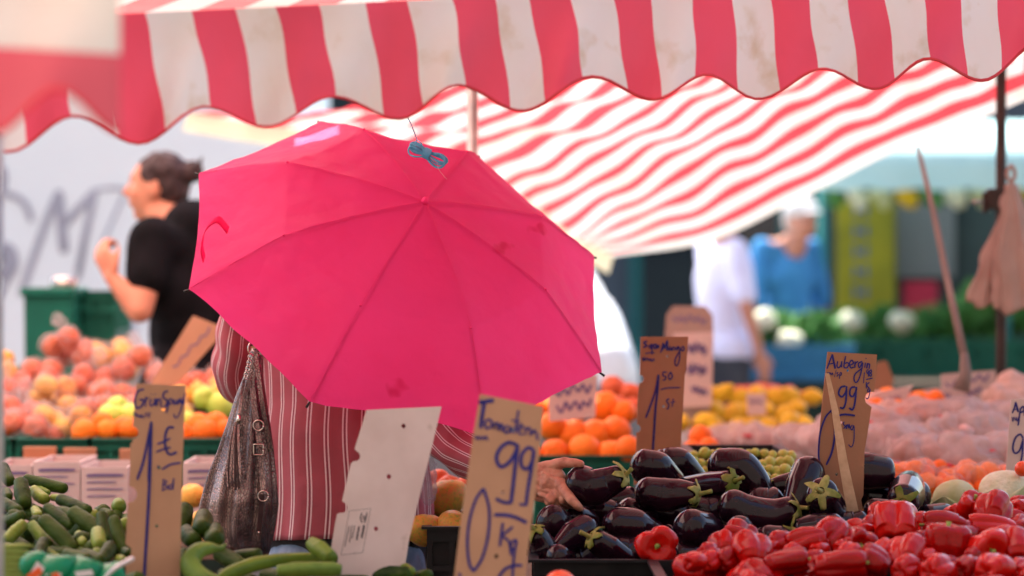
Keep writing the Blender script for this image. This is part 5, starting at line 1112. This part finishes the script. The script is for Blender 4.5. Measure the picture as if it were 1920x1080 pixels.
# ------------------------------------------------------------------ fruit behind
def fruit_mesh(kind, seed):
    rr = random.Random(seed); b = bmesh.new(); ph = rr.random()*6
    sq = {'orange': (1, 1, .95), 'lemon': (1.25, .95, .95), 'apple': (1, 1, .9), 'mango': (1.3, 1.0, .92), 'grape': (1, 1, 1.15), 'tangerine': (1, 1, .84)}[kind]
    bmesh.ops.create_uvsphere(b, u_segments=28, v_segments=18, radius=1)
    for v in b.verts:
        c = v.co.copy(); a = math.atan2(c.y, c.x); k = 1+.02*math.sin(a*5+ph)+.03*noise.noise(c*1.4+Vector((seed, 0, 0)))
        if kind == 'apple': r_ = math.hypot(c.x, c.y); k *= 1+.05*c.z; c.z -= (.28*max(0, 1-r_*2.2)*(1 if c.z > 0 else -1))*1.0
        if kind == 'lemon': c.x += (max(0, abs(c.x)-.8)*1.6)*(1 if c.x > 0 else -1)
        if kind == 'mango': c.z += .12*c.x*c.x
        if kind in ('orange', 'tangerine'): r_ = math.hypot(c.x, c.y); c.z -= .10*max(0, 1-r_*4)*(1 if c.z > 0 else -1)
        v.co = Vector((c.x*sq[0], c.y*sq[1], c.z*sq[2]))*k
    me = bpy.data.meshes.new(kind); b.to_mesh(me); b.free(); smooth(me)
    if kind != 'grape':
        for f in me.polygons:
            if math.hypot(f.center.x, f.center.y) < .10 and f.center.z > 0: f.material_index = 1
    return me
FM = {}
def fruit(kind, m, name, label, cat, p, r, group, rnd):
    key = (kind, m)
    if key not in FM:
        FM[key] = []
        for s_ in range(3): me = fruit_mesh(kind, s_); me.materials.append(M[m]); me.materials.append(M['stem_end']); FM[key].append(me)
    o = new_obj(name, rnd.choice(FM[key])); o.location = p; o.scale = (r,)*3; o.rotation_euler = (rnd.uniform(-.4, 1.9) if kind != 'mango' else rnd.uniform(-.5, .5), rnd.uniform(-.7, .7), rnd.uniform(-.8, .8) if kind != 'lemon' else rnd.uniform(0, 6)); return tag(o, label, cat, group)
def heap(kind, m, name, label, cat, x0, x1, ytop, ybot, d0, d1, r, group, seed=0, jit=.35, pyr=0):
    """a bank of fruit rising away from us: rows from (ybot, d0) up to (ytop, d1)"""
    rnd = random.Random(seed); rpx0 = r*F/((d0+d1)/2); rows = max(1, int(round((ybot-ytop)/(rpx0*1.35)))) ; n = 0
    for k in range(rows+1):
        t_ = k/max(rows, 1); d = d0+(d1-d0)*t_; rp_ = r*F/d; y = ybot+(ytop-ybot)*t_; x = x0+pyr*t_*(x1-x0)+(rp_ if k % 2 else 0); xe = x1-pyr*t_*(x1-x0)
        while x < xe:
            fruit(kind, m, name, label, cat, P(x+rnd.uniform(-1, 1)*rp_*jit, y+rnd.uniform(-1, 1)*rp_*jit, d+rnd.uniform(-1, 1)*r*.5), r*rnd.uniform(.82, 1.14), group, rnd); x += rp_*1.6; n += 1
    return n
crate('green crate under the oranges left of the Mango board', P(1000, 0, 8.0).x, P(1190, 0, 8.0).x, 7.98, 8.5, .62, P(0, 858, 7.98).z, 'crate_green', 'green fruit crates')
heap('orange', 'orange', 'orange', 'large orange heaped left of the Mango board', 'orange', 1000, 1200, 765, 850, 8.02, 8.45, .043, 'oranges heaped left of the Mango board', 1)
heap('orange', 'orange', 'orange', 'orange lying right of the Mango board below the lemons', 'orange', 1290, 1345, 822, 838, 8.05, 8.1, .036, 'oranges right of the Mango board', 2)
heap('apple', 'apple', 'apple', 'red apple behind the oranges left of the Mango board', 'apple', 1120, 1200, 735, 765, 8.8, 9.0, .038, 'red apples behind the oranges', 3)
heap('lemon', 'lemon', 'lemon', 'yellow lemon heaped right of the Mango board', 'lemon', 1280, 1535, 742, 798, 9.3, 9.75, .036, 'lemons right of the Mango board', 4, pyr=.06)
heap('apple', 'apple', 'apple', 'red apple beyond the lemons', 'apple', 1340, 1500, 738, 745, 9.95, 10.0, .036, 'red apples beyond the lemons', 5)
crate('pale cardboard tray under the lemons', P(1290, 0, 9.2).x, P(1560, 0, 9.2).x, 9.2, 9.8, .60, P(0, 815, 9.2).z, 'card_pink', 'cardboard fruit trays')
crate('black crate of grapes behind the aubergines', P(1300, 0, 7.1).x, P(1482, 0, 7.1).x, 7.1, 7.5, .56, P(0, 838, 7.5).z, 'crate_black', 'black crates behind')
heap('grape', 'grape', 'grape', 'green grape lying behind the aubergines', 'grape', 1205, 1495, 852, 915, 6.72, 7.05, .0135, 'green grapes behind the aubergines', 6)
heap('mango', 'mango', 'mango', 'green and orange mango beside the hip of the woman', 'mango', 800, 895, 935, 1000, 6.42, 6.7, .047, 'mangoes beside the woman', 7, .2)
heap('apple', 'apple', 'apple', 'red apple above the mangoes beside the woman', 'apple', 800, 880, 915, 925, 6.9, 6.95, .036, 'red apples above the mangoes', 8)
heap('tangerine', 'tangerine', 'tangerine', 'orange tangerine in the right fruit bank', 'tangerine', 1600, 1960, 885, 950, 6.9, 7.3, .027, 'tangerines behind the peppers', 9)
heap('tangerine', 'tangerine', 'tangerine', 'orange tangerine under the cloudy bags', 'tangerine', 1600, 1760, 745, 790, 8.1, 8.3, .03, 'tangerines under the cloudy bags', 19)
heap('apple', 'apple_yellow', 'peach', 'yellow and red peach left of the handbag', 'peach', 335, 410, 935, 990, 6.9, 7.2, .036, 'peaches left of the handbag', 10)
heap('apple', 'apple_green', 'apple', 'shiny green apple left of the handbag', 'apple', 350, 430, 755, 790, 8.35, 8.45, .042, 'green apples left of the handbag', 12)
heap('orange', 'orange', 'orange', 'orange in the green crate right of the Grün Spargel board', 'orange', 345, 440, 800, 815, 8.2, 8.25, .036, 'oranges left of the handbag', 13)
heap('orange', 'orange', 'orange', 'orange in the green crate left of the Grün Spargel board', 'orange', 165, 250, 798, 808, 8.15, 8.2, .036, 'oranges left of the Grün Spargel board', 14)
heap('apple', 'apple_green', 'apple', 'green apple above the oranges left of the Grün Spargel board', 'apple', 205, 250, 765, 775, 8.3, 8.4, .034, 'green apples left of the board', 24)
heap('orange', 'orange', 'orange', 'orange in the lower box at the left border', 'orange', 0, 130, 885, 900, 7.75, 7.8, .036, 'oranges in the low left boxes', 15)
heap('apple', 'apple_yellow', 'peach', 'yellow peach behind the apple bags', 'peach', 340, 440, 735, 745, 8.6, 8.7, .038, 'peaches behind the apple bags', 16)
heap('apple', 'apple_yellow', 'apple', 'yellow-red apple at the left border', 'apple', -20, 25, 680, 700, 8.8, 8.9, .04, 'yellow-red apples at the left border', 17)
table('market_table', 'far left counter under the apple bags', -1.75, -.78, 7.7, 9.0, .60); table('market_table', 'middle counter under the oranges and mangoes', -.2, 1.1, 7.0, 8.6, .55)
table('market_table', 'back counter under the lemons', .4, 1.9, 9.1, 10.0, .55); table('market_table', 'right counter under the cloudy bags', 1.12, 2.4, 6.98, 9.0, .55)
for k in range(4): crate('dark green crate in the row under the apple bags', -1.62+k*.215, -1.62+k*.215+.205, 8.05, 8.6, .62, P(0, 826, 8.05).z, 'crate_green', 'dark green crates under the apple bags')
for k, (x0, x1, yt) in enumerate([(-20, 60, 872), (62, 150, 866), (152, 240, 876), (342, 420, 868)]):
    b = bmesh.new(); a, c = P(x0, yt, 7.45), P(x1, 948, 7.45); box(b, (a.x, 7.45, c.z-.05), (c.x, 7.452+.006, a.z)); box(b, (a.x, 7.45+.3, c.z-.05), (c.x, 7.456+.3, a.z)); box(b, (a.x, 7.458, c.z-.05), (a.x+.006, 7.75, a.z)); box(b, (c.x-.006, 7.458, c.z-.05), (c.x, 7.75, a.z)); box(b, (a.x+.006, 7.458, c.z-.05), (c.x-.006, 7.75, c.z-.044))
    o = obj('fruit_box', b, M['card_pink'], None, sm=False); tag(o, 'pink-white printed fruit carton, %s' % ['at the left border', 'second from the left border', 'directly left of the Grün Spargel board', 'between the Grün Spargel board and the handbag'][k], 'carton', 'printed fruit cartons')
    b = bmesh.new()
    for q in range(4): ribbon(b, [P(x0+10, yt+16+q*13, 7.447), P(x0+30, yt+15+q*13, 7.447), P(x0+(x1-x0)*(.9-.15*(q % 2)), yt+15+q*13, 7.447)], .004+.004*(q == 0))
    obj('print', b, M['faded_ink'], o, sm=False)
table('market_table', 'low counter under the printed fruit cartons', -1.7, -.72, 7.35, 7.68, .60)
for k, (x, y) in enumerate([(75, 858), (150, 860), (255, 862)]):
    b = bmesh.new(); c = P(x, y, 7.85); box(b, c+Vector((-.045, -.01, -.03)), c+Vector((.045, .01, .03)), bev=.003); o = obj('carton_flap', b, M['cardboard'], None, sm=False); tag(o, 'small brown carton block between the printed boxes and green crates', 'carton', 'small brown cartons')
# fruit bags
def crumple(bm, amp, sc, seed):  # sharp folds, as in thin film
    bm.normal_update(); o = Vector((seed*1.7, seed*.9, 0))
    mv = [(v, v.normal.copy()*((.35-abs(noise.noise(v.co*sc+o)))*amp)) for v in bm.verts]
    for v, d in mv: v.co += d
def pillow(label, c, sx, sz, seed, gname):
    rnd = random.Random(seed); c = Vector(c); Rm = Euler((0, rnd.uniform(-.3, .3), rnd.uniform(-.4, .4))).to_matrix()
    b = blob([('e', c, (sx, .09, sz), Rm), ('c', c+Rm @ Vector((-sx*.7, 0, 0)), sz*.55, c+Rm @ Vector((sx*.8, 0, -sz*.1)), sz*.5), ('c', c+Rm @ Vector((sx*.8, 0, 0)), sz*.4, c+Rm @ Vector((sx*1.25, -.02, sz*.3)), sz*.22)], .0085, 2)
    crumple(b, .045, 9, seed); crumple(b, .024, 22, seed+3); jitter(b, .012, 18, (seed, 0, 0)); o = obj('plastic_bag', b, M['film_cloudy'], None); tag(o, label, 'plastic bag', gname)
    for k in range(rnd.randint(1, 2)):
        q = c+Vector((rnd.uniform(-.7, .7)*sx, -.088, rnd.uniform(-.4, .5)*sz)); b = bmesh.new(); ellipsoid(b, q, (.016, .010, .007), Rm, 14, 8); obj('label', b, M['label_red'], o)
    for k in range(5): fruit('apple', 'garlic', 'garlic_bulb', 'pale garlic bulb inside a cloudy bag', 'garlic', c+Rm @ Vector((rnd.uniform(-.7, .7)*sx, rnd.uniform(-.03, .03), rnd.uniform(-.3, .3)*sz)), .026, 'pale garlic bulbs inside cloudy bags', rnd)
def bag(label, c, n, r, seed, fm='film', fruits=('apple', 'apple', 'apple', 'red apple in a clear bag', 'apple'), spread=(1, 1, .7), tuft=1, gname='clear bags of apples', fn=True, name='plastic_bag'):
    rnd = random.Random(seed); pts = []; c = Vector(c)
    for k in range(n):
        for _ in range(40):
            p = c+Vector((rnd.uniform(-1, 1)*spread[0], rnd.uniform(-1, 1)*spread[1], rnd.uniform(-.8, .8)*spread[2]))*r*1.7
            if all((p-q).length > r*1.75 for q in pts): break
        pts.append(p)
        if fn: fruit(fruits[0], fruits[1], fruits[2], fruits[3], fruits[4], p, r, fruits[3]+'s', rnd)
    pr = [('e', p, (r*1.16,)*3) for p in pts]+[('c', p, r*.8, q, r*.8) for p, q in zip(pts, pts[1:])]
    if tuft:
        tp_ = c+Vector((rnd.uniform(-.5, .5)*r, 0, r*2.0*spread[2]+r*.3)); pr += [('c', c+Vector((0, 0, r*.6)), r*.8, tp_, r*.28), ('c', tp_, r*.24, tp_+Vector((rnd.uniform(-1, 1)*r, -.2*r, r*.9)), r*.55)]
    if fm == 'film_pink': pr.append(('e', c, (r*1.9*spread[0], r*2.0*spread[1], r*1.9*spread[2])))
    b = blob(pr, r*.22, 2, .4); jitter(b, r*.30, 1.0/r, (seed, 0, 0)); crumple(b, r*.35, .8/r, seed); crumple(b, r*.14, 2.0/r, seed+5); o = obj(name, b, M[fm], None); return tag(o, label, 'plastic bag', gname)
rb_ = random.Random(21); kn = 0
for (x, y, d, n) in [(130, 655, 8.95, 5), (205, 672, 8.95, 5), (270, 690, 8.8, 4), (60, 712, 8.8, 5), (170, 722, 8.75, 5), (110, 742, 8.6, 5), (30, 775, 8.5, 5), (215, 745, 8.6, 5), (290, 745, 8.7, 4), (120, 790, 8.4, 5), (60, 800, 8.35, 5), (200, 785, 8.45, 4), (370, 725, 8.75, 4), (310, 780, 8.5, 4), (0, 740, 8.7, 4)]:
    ap = ('apple', 'apple_yellow' if kn % 4 == 1 else 'apple', 'apple', 'yellow-red apple in a clear bag' if kn % 4 == 1 else 'red apple in a clear bag', 'apple')
    bag('clear plastic bag of apples piled behind the Grün Spargel board', P(x, y, d), n, .036, kn, fruits=ap, tuft=kn % 2 == 0); kn += 1
for (x, y, d, sx) in [(1655, 806, 8.0, .10), (1722, 788, 8.1, .11), (1800, 786, 8.1, .11), (1880, 790, 8.1, .11), (1640, 842, 7.7, .09), (1690, 838, 7.6, .12), (1762, 826, 7.75, .11), (1845, 820, 7.8, .12), (1725, 862, 7.45, .10), (1800, 860, 7.4, .11), (1880, 856, 7.45, .11), (1560, 836, 7.9, .08), (1600, 800, 8.2, .09)]:
    pillow('cloudy pink plastic bag of garlic bulbs on the right counter', P(x, y, d), sx, .05, kn, 'cloudy bags of garlic'); kn += 1
for (x, y, d, sx) in [(1360, 826, 8.9, .10), (1440, 824, 8.8, .12), (1520, 822, 8.6, .10)]:
    pillow('pale crumpled bag lying in front of the lemons', P(x, y, d), sx, .035, kn, 'pale bags before the lemons'); kn += 1
for (x, y, d) in [(1690, 893, 7.15), (1780, 900, 7.1), (1850, 893, 7.15)]:
    bag('thin clear bag over the tangerines behind the peppers', P(x, y, d), 5, .028, kn, 'film', ('tangerine', 'tangerine', 'tangerine', 'tangerine in a thin clear bag', 'tangerine'), (1.5, 1, .4), tuft=0, gname='clear bags of tangerines'); kn += 1
for (x, y, d) in [(1890, 765, 8.3), (1690, 790, 8.3), (1915, 735, 8.4), (1650, 775, 8.2)]:
    bag('brownish paper-like bag behind the cloudy bags', P(x, y, d), 4, .032, kn, 'kraft', fn=False, spread=(1.3, 1, .6), tuft=0, gname='brownish bags at the back right', name='paper_bag'); kn += 1
# loose leaf bits over the tangerines
# cabbage heads
def cabbage(label, c, r, m='cabbage', white=True):
    t = thing('cabbage', label, 'cabbage', c, 'cabbages behind the peppers'); b = bmesh.new(); ellipsoid(b, c, (r*.86, r*.86, r*.74), seg=24, rings=16); jitter(b, r*.12, 14); obj('heart', b, M['cauli' if white else m], t)
    rnd = random.Random(int(r*9999))
    for k in range(11):
        a = k*2.4; tl = .35+.5*(k/11); b = bmesh.new(); rows = []
        for i in range(9):
            u = i/8; row = []
            for j in range(11):
                v = j/10-.5; lat = -.9+tl*1.55*u; wdt = math.sin(math.pi*min(1, .18+u*.8))*1.5; aa = a+v*wdt; rad_ = r*(1.0+.16*u*u+.03*math.sin(v*22+k)*u)+.0012*k
                row.append(Vector(c)+Vector((math.cos(aa)*math.cos(lat)*rad_, math.sin(aa)*math.cos(lat)*rad_, math.sin(lat)*rad_*.88)))
            rows.append(row)
        loft(b, rows, False, closed=False); b = bake(b, [('SOLIDIFY', dict(thickness=.0016))]); obj('leaf', b, M[m], t)
    return t
cabbage('pale cauliflower head wrapped in green leaves at the right behind the peppers', P(1885, 925, 6.55), .075)
cabbage('dull green cabbage half wrapped left of the cauliflower', P(1792, 935, 6.6), .062, white=False)
b = bmesh.new(); ellipsoid(b, P(1917, 879, 6.5), (.018, .018, .018)); o = obj('radish', b, M['tomato'], None); tag(o, 'small red radish above the cauliflower at the right border', 'radish')
# hanging carrier bags
def carrier(label, x0, ytop, x1, ybot, w_, d, seed):
    a, c = P(x0, ytop, d), P(x1, ybot, d); rows = []; n = 26
    for i in range(n):
        t_ = i/(n-1); ww = w_*float(np.interp(t_, [0, .1, .25, .5, .8, 1], [.16, .22, .42, .72, .92, 1.0]))/2; row = []; p = a.lerp(c, t_)
        for j in range(64):
            q = 2*math.pi*j/64; f_ = 1+.20*math.sin(q*6+seed+1.5*math.sin(t_*3))*(1-t_*.35)+.09*math.sin(q*13+t_*4)+.25*noise.noise(Vector((math.cos(q)*2, t_*5, seed+math.sin(q)*2)))
            row.append(p+Vector((math.cos(q)*ww*f_, math.sin(q)*ww*.36*f_, .012*math.sin(q*4+seed)*t_)))
        rows.append(row)
    b = bmesh.new(); loft(b, rows, caps=False)
    tube(b, catmull([a+Vector((0, 0, 0)), a+Vector((.012, 0, .03)), a+Vector((0, 0, .055)), a+Vector((-.012, 0, .03)), a], 5), .006, 8)
    b = bake(b, [('SOLIDIFY', dict(thickness=.001))]); o = obj('carrier_bag', b, M['kraft_thin'], None); tag(o, label, 'bag', 'carrier bags hanging from the brown post')
carrier('creased pinkish carrier bag hanging left of the brown post', 1884, 400, 1862, 572, .13, 8.55, 1); carrier('creased pinkish carrier bag hanging right of the brown post', 1896, 345, 1925, 585, .17, 8.5, 2)
# green bin and crate behind the apples
t = thing('green_bin', 'green plastic bin standing left of the black-shirted seller', 'bin', P(90, 1080, 10.2)*1.0)
a, c = P(45, 545, 10.2), P(136, 700, 10.2); b = bmesh.new(); rows = []
for z, k in ((c.z-.7, .9), (a.z-.02, 1.0)): rows.append([Vector(((a.x+c.x)/2+sx*(c.x-a.x)/2*k, 10.35+sy*.15*k, z)) for sx, sy in ((-1, -1), (1, -1), (1, 1), (-1, 1))])
loft(b, rows); obj('container', b, M['bin_green'], t, sm=False)
b = bmesh.new(); box(b, (a.x-.012, 10.18, a.z-.02), (c.x+.012, 10.52, a.z+.012), bev=.006); obj('lid', b, M['bin_green'], t, sm=False)
b = bmesh.new(); box(b, (a.x-.03, 10.2, c.z-.02), (a.x+.0, 10.26, c.z+.03), bev=.006); obj('handle', b, M['bin_green'], t, sm=False)
a, c = P(140, 548, 10.4), P(218, 660, 10.4)
for k in range(4): crate('dark green crate stacked right of the green bin, number %s from the top' % ['one', 'two', 'three', 'four'][k], a.x, c.x, 10.4, 10.8, a.z-.19*(k+1)+.01, a.z-.19*k, 'crate_green', 'dark green crates stacked by the bin')
b = bmesh.new(); rows = []
for z, r_ in ((0, .045), (.01, .05), (.045, .05), (.05, .04)): rows.append([P(120, 544, 10.35)+Vector((math.cos(q)*r_, math.sin(q)*r_, z)) for q in np.linspace(0, 2*math.pi, 24, endpoint=False)])
loft(b, rows); o = obj('tin', b, M['nickel'], None); tag(o, 'small shiny round tin standing on the green bin', 'tin')

# ------------------------------------------------------------------ far right vegetable stall
VY = 17.5
t = thing('vegetable_stall', 'far vegetable stall under a pale teal awning', 'market stall', P(1640, 1080, VY)*1.0)
a, c = P(1530, 285, 16.5), P(2250, 345, 16.5)
G_, U_ = [], []
for i in range(31):
    x = a.x+(c.x-a.x)*i/30; row = [Vector((x, 18.6, a.z+.30)), Vector((x, 17.6, a.z+.24)), Vector((x, 16.9, a.z+.12)), Vector((x, 16.5, a.z)), Vector((x, 16.49, a.z-.08)), Vector((x, 16.50+.01*math.sin(i), c.z-.02-.02*abs(math.sin(i*.8)))) ]
    G_.append(row); U_.append([(0, 0)]*6)
grid_mesh('canopy', G_, U_, M['teal'], t)
for x in (a.x+.05, c.x-.05, (a.x+c.x)/2):
    b = bmesh.new(); tube(b, [Vector((x, 16.6, 0)), Vector((x, 16.6, a.z))], .03, 12); obj('post', b, M['teal_frame'], t)
b = bmesh.new(); box(b, (a.x, 18.3, 0), (c.x, 18.36, a.z+.2)); obj('back_wall', b, M['facade2'], t, sm=False)
b = bmesh.new(); box(b, (a.x+.1, 16.8, .55), (c.x-.1, 18.0, .62)); obj('counter', b, M['table_wood'], t, sm=False)
b = bmesh.new(); box(b, (a.x+.1, 16.82, .05), (c.x-.1, 16.85, .545)); obj('front_panel', b, M['teal_frame'], t, sm=False)
q0, q1 = P(1568, 372, 18.0), P(1678, 598, 18.0)
b = bmesh.new(); box(b, (q0.x, 18.0, q1.z), (q1.x, 18.03, q0.z)); bn = obj('banner', b, M['yellow'], None, sm=False); tag(bn, 'tall yellow banner with blue lettering hanging in the far stall', 'banner')
for k in range(5):
    b = bmesh.new(); y = 395+k*38; x = 1612; ribbon(b, [P(x-8, y-12, 17.99), P(x-8, y+12, 17.989)], .022); ribbon(b, [P(x+12, y-12, 17.988), P(x+12, y+12, 17.987)], .022); ribbon(b, [P(x-8, y+2*(k % 3-1), 17.986), P(x+12, y, 17.985)], .018)
    obj('blue_letter', b, M['banner_blue'], bn, sm=False)
q0, q1 = P(1698, 528, 18.0), P(1762, 592, 18.0); b = bmesh.new(); box(b, (q0.x, 18.1, q1.z), (q1.x, 18.13, q0.z)); o = obj('red_poster', b, M['red_sign'], None, sm=False); tag(o, 'dark red poster on the back wall right of the yellow banner', 'poster')
q0, q1 = P(1690, 380, 18.0), P(1800, 520, 18.0); b = bmesh.new(); box(b, (q0.x, 18.2, q1.z), (q1.x, 18.23, q0.z)); o = obj('window_panel', b, M['car_grey'], None, sm=False); tag(o, 'grey glazed panel above the dark red poster', 'panel')
for k, x in enumerate((1560, 1606, 1650, 1700, 1745, 1790, 1840, 1900)):
    rr_ = random.Random(k); b = blob([('e', P(x+rr_.uniform(-6, 6), 352+rr_.uniform(-6, 10), 17.2), (.05, .05, .07)), ('e', P(x+8, 375, 17.2), (.045, .04, .06)), ('e', P(x-8, 365, 17.2), (.04, .04, .05))], .012, 1); jitter(b, .02, 25); o = obj('hanging_produce', b, M[['leaf', 'cauli', 'cabbage', 'lemon'][k % 4]], None); tag(o, 'bunch of produce hanging under the far teal awning', 'produce', 'bunches hanging under the far awning')
def leafy(label, c, r, n, m, group, name='leafy_vegetable', cat='vegetable'):
    rnd = random.Random(int(abs(c.x)*997+c.z*31)); b = bmesh.new()
    for k in range(n):
        u = rnd.uniform(0, 6.28); ph = rnd.uniform(-.2, 1.5); rad_ = r*rnd.uniform(.3, 1); p = Vector(c)+Vector((math.cos(u)*math.cos(ph), math.sin(u)*math.cos(ph), math.sin(ph)*.9))*rad_; s_ = r*rnd.uniform(.18, .34)
        n1 = Vector((rnd.uniform(-1, 1), rnd.uniform(-1, 1), rnd.uniform(-.2, 1))).normalized(); n2 = n1.orthogonal().normalized(); n3 = n1.cross(n2)
        vs = [b.verts.new(p+n2*s_*x_+n3*s_*.6*y_+n1*s_*.25*(x_*x_)) for x_, y_ in ((-1, 0), (-.3, .8), (.5, .7), (1, 0), (.5, -.7), (-.3, -.8))]; b.faces.new(vs)
    o = obj(name, b, M[m], None, sm=False); return tag(o, label, cat, group)
rv = random.Random(8)
for k in range(26):
    x = 1380+k*23; y = 640-(18 if k % 3 == 0 else 0)-(28 if x > 1800 else 0); leafy('leafy green vegetable on the far stall counter', P(x, y+rv.uniform(-8, 8), rv.uniform(16.9, 17.6) if x > 1560 else 15.75), .15 if x < 1800 else .24, 90, 'leaf', 'leafy vegetables on the far stall')
for k, (x, y) in enumerate([(1432, 600), (1598, 602), (1690, 604), (1400, 640), (1480, 640), (1905, 660)]):
    b = bmesh.new(); ellipsoid(b, P(x, y, 16.85 if x > 1500 else 15.6), (.07, .07, .06), seg=20, rings=12); jitter(b, .02, 20); o = obj('cauliflower', b, M['cauli'], None); tag(o, 'white cauliflower head on the far stall counter', 'cauliflower', 'cauliflowers on the far stall')
for k, (x0, x1) in enumerate([(1400, 1500), (1502, 1602)]): a, c = P(x0, 650, 15.5), P(x1, 700, 15.5); crate(['bright blue crate at the left end of the far stall', 'bright blue crate beside the first blue crate of the far stall'][k], a.x, c.x, 15.5, 15.9, c.z-.04, a.z, 'crate_blue', 'blue crates of the far stall')
for k, (x0, x1) in enumerate([(1604, 1690), (1692, 1780), (1782, 1870), (1872, 1960)]): a, c = P(x0, 640, 16.2), P(x1, 705, 16.2); crate('dark green crate of leaves at the far stall', a.x, c.x, 16.2, 16.6, c.z-.04, a.z, 'crate_green', 'green crates of the far stall')
table('market_table', 'far low counter under the blue crates', P(1390, 0, 15.5).x, P(1980, 0, 15.5).x, 15.4, 16.7, P(0, 700, 15.5).z-.05)

# thin tapered strip added in place of a sunlight streak on the Aubergin board
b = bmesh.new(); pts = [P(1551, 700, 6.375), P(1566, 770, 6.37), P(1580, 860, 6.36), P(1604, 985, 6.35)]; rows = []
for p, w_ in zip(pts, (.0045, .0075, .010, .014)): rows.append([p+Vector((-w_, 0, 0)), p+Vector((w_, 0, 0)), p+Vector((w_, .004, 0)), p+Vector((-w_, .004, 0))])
loft(b, rows); o = obj('sun_streak', b, M['light_streak'], None, sm=False); tag(o, 'thin pale tapered strip standing in for a streak of sunlight on the Aubergin board', 'light_streak')
